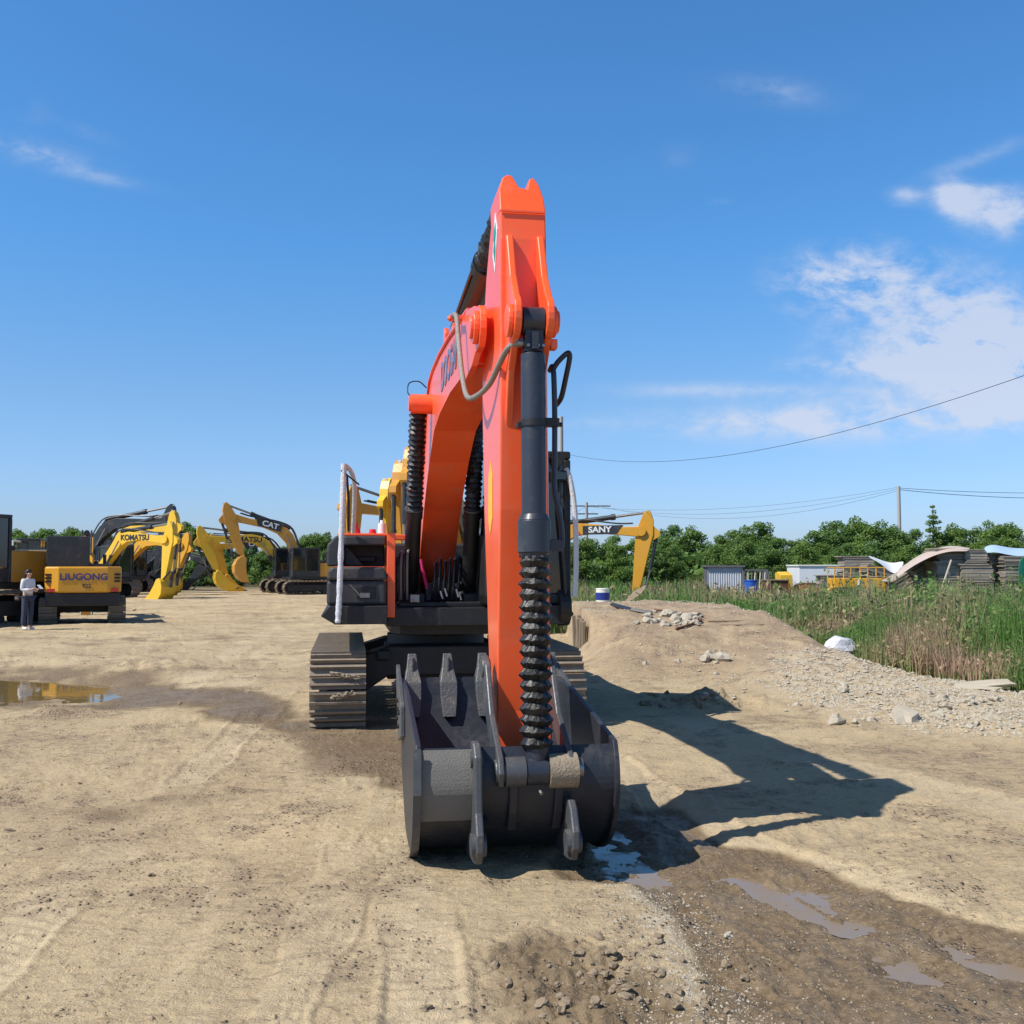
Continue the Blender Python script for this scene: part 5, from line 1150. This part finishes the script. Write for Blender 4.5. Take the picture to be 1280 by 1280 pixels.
# ramp side planks, rail, drum, bent board
for i in range(7):
    x, y = 1.40-.035*i*0+.0, 19.9+.42*i
    o = MB(False).box(-.03, .03, -.16, .16, -.25, .62+.04*rs.random()).build('plank', M['wood'], bev=.008); o.location = (1.37+rs.uniform(-.02, .02), y, .05); o.rotation_euler = (rs.uniform(-.06, .06), rs.uniform(-.04, .08), 0)
    tag(o, 'upright weathered board shoring the left side of the earth ramp', 'plank', 'boards shoring the ramp side')
x, y = G(753, 753, .88); 
dr = empty('paint_drum', (x, 25.0*x/x if False else 25.2, hz(x, 25.2)), 0, 'small white drum with a blue band standing on top of the earth ramp', 'drum'); dr.location.x = Yp(753, 25.2)
MB(False).cyl((0, 0, -.02), (0, 0, .32), .165, .165, 28).build('drum_body', M['cream'], dr, smooth=True)
MB(False).cyl((0, 0, .06), (0, 0, .24), .169, .169, 28).build('blue_band', M['navy'], dr, smooth=True)
MB(False).cyl((0, 0, .32), (0, 0, .345), .172, .165, 28).build('lid', M['cream'], dr, smooth=True)
bb = MB(False); P0 = Yp(778, 25.5); n_ = 10
q0 = [(0, 0), (.12, .12), (.28, .28), (.42, .36), (.52, .42)]; q1 = [(.02, -.02), (.26, .10), (.42, .20), (.5, .30), (.55, .42)]
for i in range(4):
    b0 = len(bb.v)
    for (a_, c_) in (q0[i], q0[i+1], q1[i+1], q1[i]): bb.p(a_, .10*math.sin(i), c_); 
    bb.f.append([b0, b0+1, b0+2, b0+3])
o = bb.build('bent_board', mat('pale_board', (.55, .42, .28), .8, dirt=.3)); sd = o.modifiers.new('s', 'SOLIDIFY'); sd.thickness = .03; o.location = (P0, 25.3, hz(P0, 25.3)-.02)
tag(o, 'bent tan sheet of board propped on the ramp beside the drum', 'board')
def onramp(px, py, up=0):
    x, y, z = hit(px, py); return (x, y, z+up)
pts = [onramp(*q_, .03) for q_ in ((818, 764), (845, 767), (866, 772), (876, 777), (862, 783), (845, 788))]
o = MB(False).tube(spline(pts, 6), .022, 6).build('bent_rail', M['rust'], smooth=True); tag(o, 'rusty bent steel rail lying across the ramp top', 'rail')
pts = [onramp(*q_, .02) for q_ in ((765, 757), (790, 764), (815, 768))]
o = MB(False).tube(pts, .05, 4).build('timber', M['black']); tag(o, 'dark timber lying at the far lip of the ramp beside the drum', 'timber')
for q_, nm in ((((885, 777), (945, 776)), 'upper'), (((900, 782), (955, 781)), 'lower')):
    pts = [onramp(*p_, .005) for p_ in q_]; o = MB(False).tube(pts, .015, 5).build('sleeper', M['wood']); tag(o, f'{nm} of two thin battens half sunk in the ramp slope', 'batten')
# sack, driftwood
o = ico('sack', .30, 77, M['wrap'], sq=(.9, .55, .62), rough=.16, sub=3); x, y = G(1049, 820); y += .4; o.location = (Yp(1047, 18.4), 18.4, hz(Yp(1047, 18.4), 18.4)+.17); tag(o, 'white filled sack lying in the grass at the foot of the weeds', 'sack')
x, y = G(1098, 836); o = MB(False).box(-.30, .30, -.08, .08, -.04, .05).build('wood_chunk', M['wood'], bev=.02); o.location = (x, y, hz(x, y)+.13); o.rotation_euler = (.2, -.45, .3); tag(o, 'split chunk of grey wood tilted up beside the rubble', 'wood chunk')
x, y = G(1080, 815); o = MB(False).tube(spline([(0, 0, .05), (.18, .1, .2), (.4, .15, .26), (.62, .2, .24)]), [.05]*18+[.03], 8).build('dead_branch', M['tarp'], smooth=True); o.location = (x-.1, y, hz(x, y)); tag(o, 'pale dead branch beside the white sack', 'branch')

# corrugated shed, rack, barrels, containers
Ysh = 46.0
def shed():
    x0, x1 = Yp(884, Ysh), Yp(927, Ysh); root = empty('corrugated_shed', (x0, Ysh, 0), R(-6), 'pale grey corrugated metal shed with a flat roof in the weeds', 'shed')
    L_ = x1-x0; n_ = 60; pr = []
    for i in range(n_+1): pr.append((L_*i/n_, -(.03 if (i//2) % 2 == 0 else -.0)))
    b = MB(False); b0 = len(b.v)
    for z in (0, 1.72):
        for (a_, c_) in pr: b.p(a_, c_, z)
    for i in range(n_): b.f.append([i, i+1, n_+1+i+1, n_+1+i])
    w1 = b.build('front_wall', M['white'] if False else mat('pale_sheet', (.50, .53, .57), .5, dirt=.3), root)
    MB(False).box(0, L_, 1.9, 1.95, 0, 1.72).box(-.03, .0, .0, 1.95, 0, 1.72).box(L_, L_+.03, 0, 1.95, 0, 1.72).build('side_walls', M['greyp'], root)
    MB(False).box(-.1, L_+.1, -.15, 2.05, 1.721, 1.80).build('roof', M['greyp'], root)
shed()
rk = empty('pallet_rack', (Yp(929, 45.5), 45.5, 0), 0, 'open rack of leaning pale slats beside the corrugated shed', 'rack')
MB(False).box(0, 1.15, 0, .06, 1.55, 1.62).box(0, 1.15, .9, .96, 1.55, 1.62).box(0, .05, 0, .96, 0, 1.62).box(1.10, 1.15, 0, .96, 0, 1.62).build('rack_frame', M['greyp'], rk)
for i in range(9): MB(False).tube([(.08+.12*i, .03, .5), (.14+.12*i+rs.uniform(-.06, .06), .04, 1.55)], .02, 4).build('slat', M['white'] if i % 2 else M['wood'], rk)
def simple(name, label, cat, px, Y, parts, rz=0, grp=None):
    root = empty(name, (Yp(px, Y), Y, 0), rz, label, cat, grp)
    for nm, f, m in parts:
        b = MB(False); f(b); b.build(nm, m, root, bev=.01)
    return root
simple('blue_barrel', 'blue plastic barrel half hidden in weeds before the rack', 'barrel', 938, 42, [('barrel_body', lambda b: b.cyl((0, 0, 0), (0, 0, 1.15), .26, .26, 20), M['blue']), ('rim', lambda b: b.cyl((0, 0, 1.15), (0, 0, 1.2), .28, .28, 20), M['blue'])])
simple('skip_bin', 'rust-red open steel bin standing between the barrel and the yellow housing', 'bin', 969, 43, [('bin_body', lambda b: b.prism([(-.3, .0), (.5, .0), (.6, 1.15), (-.4, 1.15)], -.42, .42), M['rust']), ('rim', lambda b: b.box(-.46, .46, -.44, .64, 1.15, 1.2), M['wood'])])
simple('yellow_housing', 'small bright yellow engine housing beside the rust-red bin', 'machine part', 983, 44, [('housing', lambda b: b.prism([(0, .6), (.9, .6), (.9, 1.45), (.55, 1.52), (.0, 1.38)], -.28, .24), M['yel2']), ('base_frame', lambda b: b.box(-.3, .3, 0, .9, 0, .6), M['wood'])])
simple('truck_box', 'white closed truck box with a rounded corner behind the yellow platform', 'truck box', 1024, 50, [('box_body', lambda b: b.box(-1.0, 1.75, 0, 2.2, .75, 1.75), M['white']), ('roof_rail', lambda b: b.box(-1.05, 1.8, -.05, 2.25, 1.751, 1.83), M['cream']), ('chassis', lambda b: b.box(-.9, 1.6, .2, 2.0, .3, .75), M['rust']), ('wheel', lambda b: b.cyl((-.4, .1, .42), (-.4, .4, .42), .42, .42, 20), M['rubber'])])
simple('orange_machine', 'orange-brown scrap machine frame below the white truck box', 'machine part', 1016, 44, [('frame', lambda b: b.box(-.6, .55, 0, .8, .2, .95), mat('faded_orange', (.45, .2, .06), .7, dirt=.5)), ('top_rail', lambda b: b.box(-.6, .55, 0, .08, .95, 1.05), M['rust']), ('drum', lambda b: b.cyl((.5, -.1, .6), (.5, -.1, 1.15), .2, .2, 14), M['wood'])])
lp = empty('lift_platform', (Yp(1042, 40), 40, 0), R(-3), 'yellow work platform with thin guard rails in front of the board stacks', 'platform')
MB(False).box(0, 1.95, 0, 1.1, .92, 1.28).box(1.65, 1.95, 0, 1.1, .2, .92).tube([(.0, .1, .95), (-.65, .1, .45)], .10, 6).build('platform_deck', M['yel'], lp, bev=.02)
gb = MB(False)
for x_ in (0.02, .65, 1.3, 1.93):
    for y_ in (.02, 1.08): gb.tube([(x_, y_, 1.28), (x_, y_, 1.72)], .022, 6)
for y_ in (.02, 1.08): gb.tube([(0, y_, 1.70), (1.95, y_, 1.70)], .022, 6)
gb.build('guard_rail', M['yel'], lp)
o = ico('white_bag', .14, 78, M['wrap'], sq=(.7, .7, 1.4), rough=.25); o.location = (Yp(1074, 39.3), 39.3, 1.05); tag(o, 'crumpled white bag hanging on the yellow platform', 'bag')

# bundles of boards
bp_ = []
for s in range(3):
    b = MB(False); z = 0; r2 = random.Random(900+s)
    while z < .58:
        t2 = r2.uniform(.030, .05); dx, dy = r2.gauss(0, .035)+.05*math.sin(z*7+s), r2.gauss(0, .03); b.box(-.5+dx, .5+dx, -.45+dy, .45+dy, z, z+t2-.006); z += t2
    bp_.append(b.build('board_bundle', M['boards'])); 
fb = [True]*3
def bundle(px, Y, z, kx=1, kz=1, rz=0, tilt=0, label=''):
    i = rs.randrange(3)
    if fb[i]: o = bp_[i]; fb[i] = False
    else: o = bp_[i].copy(); col.objects.link(o)
    o.location = (Yp(px, Y), Y, z); o.scale = (kx, 1, kz); o.rotation_euler = (0, R(tilt), R(rz)); tag(o, label, 'board bundle', 'bundles of old boards'); return o
Yb = 35
st = [(1181, 35.0, [(0, 1.15, 1.0), (.60, 1.15, 1.1), (1.26, 1.1, 1.1), (1.9, .95, .80)], 'the tallest stack under the tarp', 3),
      (1215, 34.7, [(0, 1.0, .95), (.56, .95, 1.05), (1.18, 1.0, 1.1), (1.84, .70, .8)], 'the stack just right of the leaning poles', -3),
      (1240, 35.2, [(0, .72, .9), (.53, .70, 1.05), (1.15, .80, 1.15), (1.84, .76, .6)], 'the greenish stack second from the right', 4),
      (1262, 34.6, [(0, .68, 1.15), (.67, .66, .95), (1.24, .75, .9), (1.78, .7, .55)], 'the stack nearest the green tarp', -4)]
for px, Y, L_, nm, rz in st:
    pos = ['bottom', 'second', 'third', 'top']
    for i, (z, kx, kz) in enumerate(L_):
        lab = ('top' if i == len(L_)-1 else pos[i])+' bundle of grey boards in '+nm
        bundle(px+rs.uniform(-2, 2), Y+rs.uniform(-.1, .1), z, kx, kz, rz+rs.uniform(-4, 4), 0, lab)
bundle(1154, 36.2, 1.38, .85, 1.0, 8, -28, 'slumped upper bundle of boards leaning left of the tallest stack')
bundle(1132, 36.6, .95, .85, 1.0, 5, -30, 'lowest slumped bundle of boards at the left end of the tarp')
bundle(1146, 36.8, .35, 1.1, 1.2, 5, -10, 'slumped lower bundle of boards leaning left of the tallest stack')
bundle(1068, 44, 1.62, 1.25, .95, 0, 0, 'small square pile of boards above the yellow platform')
bundle(1093, 43.5, 1.2, 1.3, .9, 12, 14, 'tilted pile of boards behind the right end of the yellow platform')
bundle(1040, 43, .85, 1.2, .9, -5, 0, 'low pile of boards in front of the white truck box')
bundle(1112, 42, .75, 1.2, 1.0, 2, 0, 'low wide pile of boards right of the yellow platform')
bundle(1068, 44, .85, 1.3, 1.28, 0, 0, 'base pile of boards under the small square pile')
def sheet(name, rows, m, label, cat, th=.02):
    b = MB(False); nr = len(rows); nc = len(rows[0])
    for r_ in rows:
        for p_ in r_: b.p(*p_)
    for i in range(nr-1):
        for j in range(nc-1): b.f.append([i*nc+j, i*nc+j+1, (i+1)*nc+j+1, (i+1)*nc+j])
    o = b.build(name, m, smooth=True, ang=80); s = o.modifiers.new('s', 'SOLIDIFY'); s.thickness = th; ss = o.modifiers.new('u', 'SUBSURF'); ss.levels = 2; ss.render_levels = 2; tag(o, label, cat); return o
def rowz(Y, pp): return [tuple(W(px, py, Y)) for px, py in pp]
sheet('tarp', [rowz(34.2, [(1119, 724), (1134, 712), (1150, 702), (1172, 692), (1192, 688), (1214, 690)]), rowz(34.6, [(1120, 716), (1136, 705), (1150, 697), (1172, 687), (1192, 684), (1212, 684)]), rowz(35.2, [(1122, 713), (1138, 700), (1152, 692), (1172, 684), (1194, 680), (1216, 686)]), rowz(36.0, [(1124, 712), (1140, 699), (1156, 690), (1174, 684), (1196, 682), (1212, 688)])], M['tarp'], 'faded tan and white tarp draped over the tallest board stack', 'tarp')
sheet('white_sheet', [rowz(41, [(1084, 694), (1098, 699), (1112, 704), (1122, 703), (1131, 701)]), rowz(40.6, [(1086, 696), (1099, 702), (1111, 709), (1121, 711), (1129, 706)]), rowz(40.2, [(1088, 698), (1100, 704), (1110, 714), (1119, 719), (1126, 711)])], M['white'], 'torn white sheet hanging over the boards left of the tarp', 'sheet')
sheet('green_tarp', [rowz(34.0, [(1271, 700), (1273, 722), (1272, 736)]), rowz(34.1, [(1285, 690), (1286, 722), (1284, 738)]), rowz(34.6, [(1310, 690), (1312, 722), (1310, 738)])], M['greentarp'], 'green tarp hanging at the right edge of the photo', 'tarp')
sheet('blue_sheet', [rowz(34.4, [(1231, 693), (1243, 690), (1257, 694), (1280, 697), (1300, 697)]), rowz(35, [(1230, 686), (1244, 682), (1258, 687), (1280, 688), (1300, 688)]), rowz(36, [(1230, 684), (1242, 680), (1258, 685), (1280, 686), (1300, 686)])], mat('pale_blue_sheet', (.40, .55, .70), .5, dirt=.3), 'white and pale blue plastic sheet on top of the right stacks', 'sheet')
for i, (pa, pb) in enumerate((((1189, 700), (1175, 742)), ((1187, 715), (1183, 745)))):
    A = W(*pa, 34.0); B = W(*pb, 33.7); o = MB(False).tube([tuple(A), tuple(B)], .03, 6).build('pole', M['tarp']); tag(o, ('longer' if i == 0 else 'shorter')+' thin wooden pole leaning against the board stacks', 'pole')

# ------------------------------------------------------------------ utility poles and wires
def upole(px, ty, Y, r, arms, label, m):
    top = W(px, ty, Y); root = empty('utility_pole', (top.x, Y, 0), 0, label, 'utility pole')
    MB(False).cyl((0, 0, -.2), (0, 0, top.z), r*1.25, r, 14).build('shaft', m, root, smooth=True)
    for z, L_ in arms:
        a_ = MB(False).box(-L_, L_, -.06, .06, top.z-z-.06, top.z-z+.06).build('crossarm', M['greyp'], root)
        for s in (-1, -.45, .45, 1): MB(False).cyl((s*L_*.95, 0, top.z-z+.06), (s*L_*.95, 0, top.z-z+.28), .05, .03, 8).build('insulator', M['white'], a_)
    return top
tA = upole(1123, 608, 80, .14, [], 'lone grey utility pole standing before the right-hand tree belt', M['concrete'])
tB = upole(733, 628, 98, .15, [(.35, 2.3), (1.1, 1.1)], 'distant utility pole with crossarms behind the white-lettered boom', M['concrete'])
tC = upole(701, 521, 50, .115, [], 'pale concrete pole rising behind the cab of the orange machine', M['concrete'])
def wire(a, b, sag, r, label, n=24, grp=None):
    A, B = Vector(a), Vector(b); pts = []
    for i in range(n+1):
        f = i/n; p_ = A.lerp(B, f); p_.z -= sag*4*f*(1-f); pts.append(tuple(p_))
    o = MB(False).tube(pts, r, 5).build('wire', M['blackhose']); tag(o, label, 'wire', grp)
Wd = W(1420, 418, 19.5)
wire((tC.x, tC.y, W(712, 566, 50).z), tuple(Wd), 1.25, .0075, 'dark wire sagging from the concrete pole up to the right edge', 40)
Aq = W(1123, 610, 80); wire(tuple(Aq), tuple(W(1340, 616, 84)), .15, .018, 'upper wire running right from the lone pole')
wire(tuple(W(1123, 612, 80)), tuple(W(1340, 623, 84)), .2, .022, 'lower wire running right from the lone pole')
for i in range(3): wire(tuple(W(733+14*(i-1), 632, 98)), tuple(W(1123, 609+2*i, 80)), 1.0+.35*i, .010, f'faint wire spanning between the two far poles, {["highest", "middle", "lowest"][i]} of three')
for i in range(2): wire(tuple(W(733-14*i, 633, 98)), tuple(W(640, 668+5*i, 90)), .3, .012, f'short wire dropping left from the crossarm pole, {["upper", "lower"][i]} one')
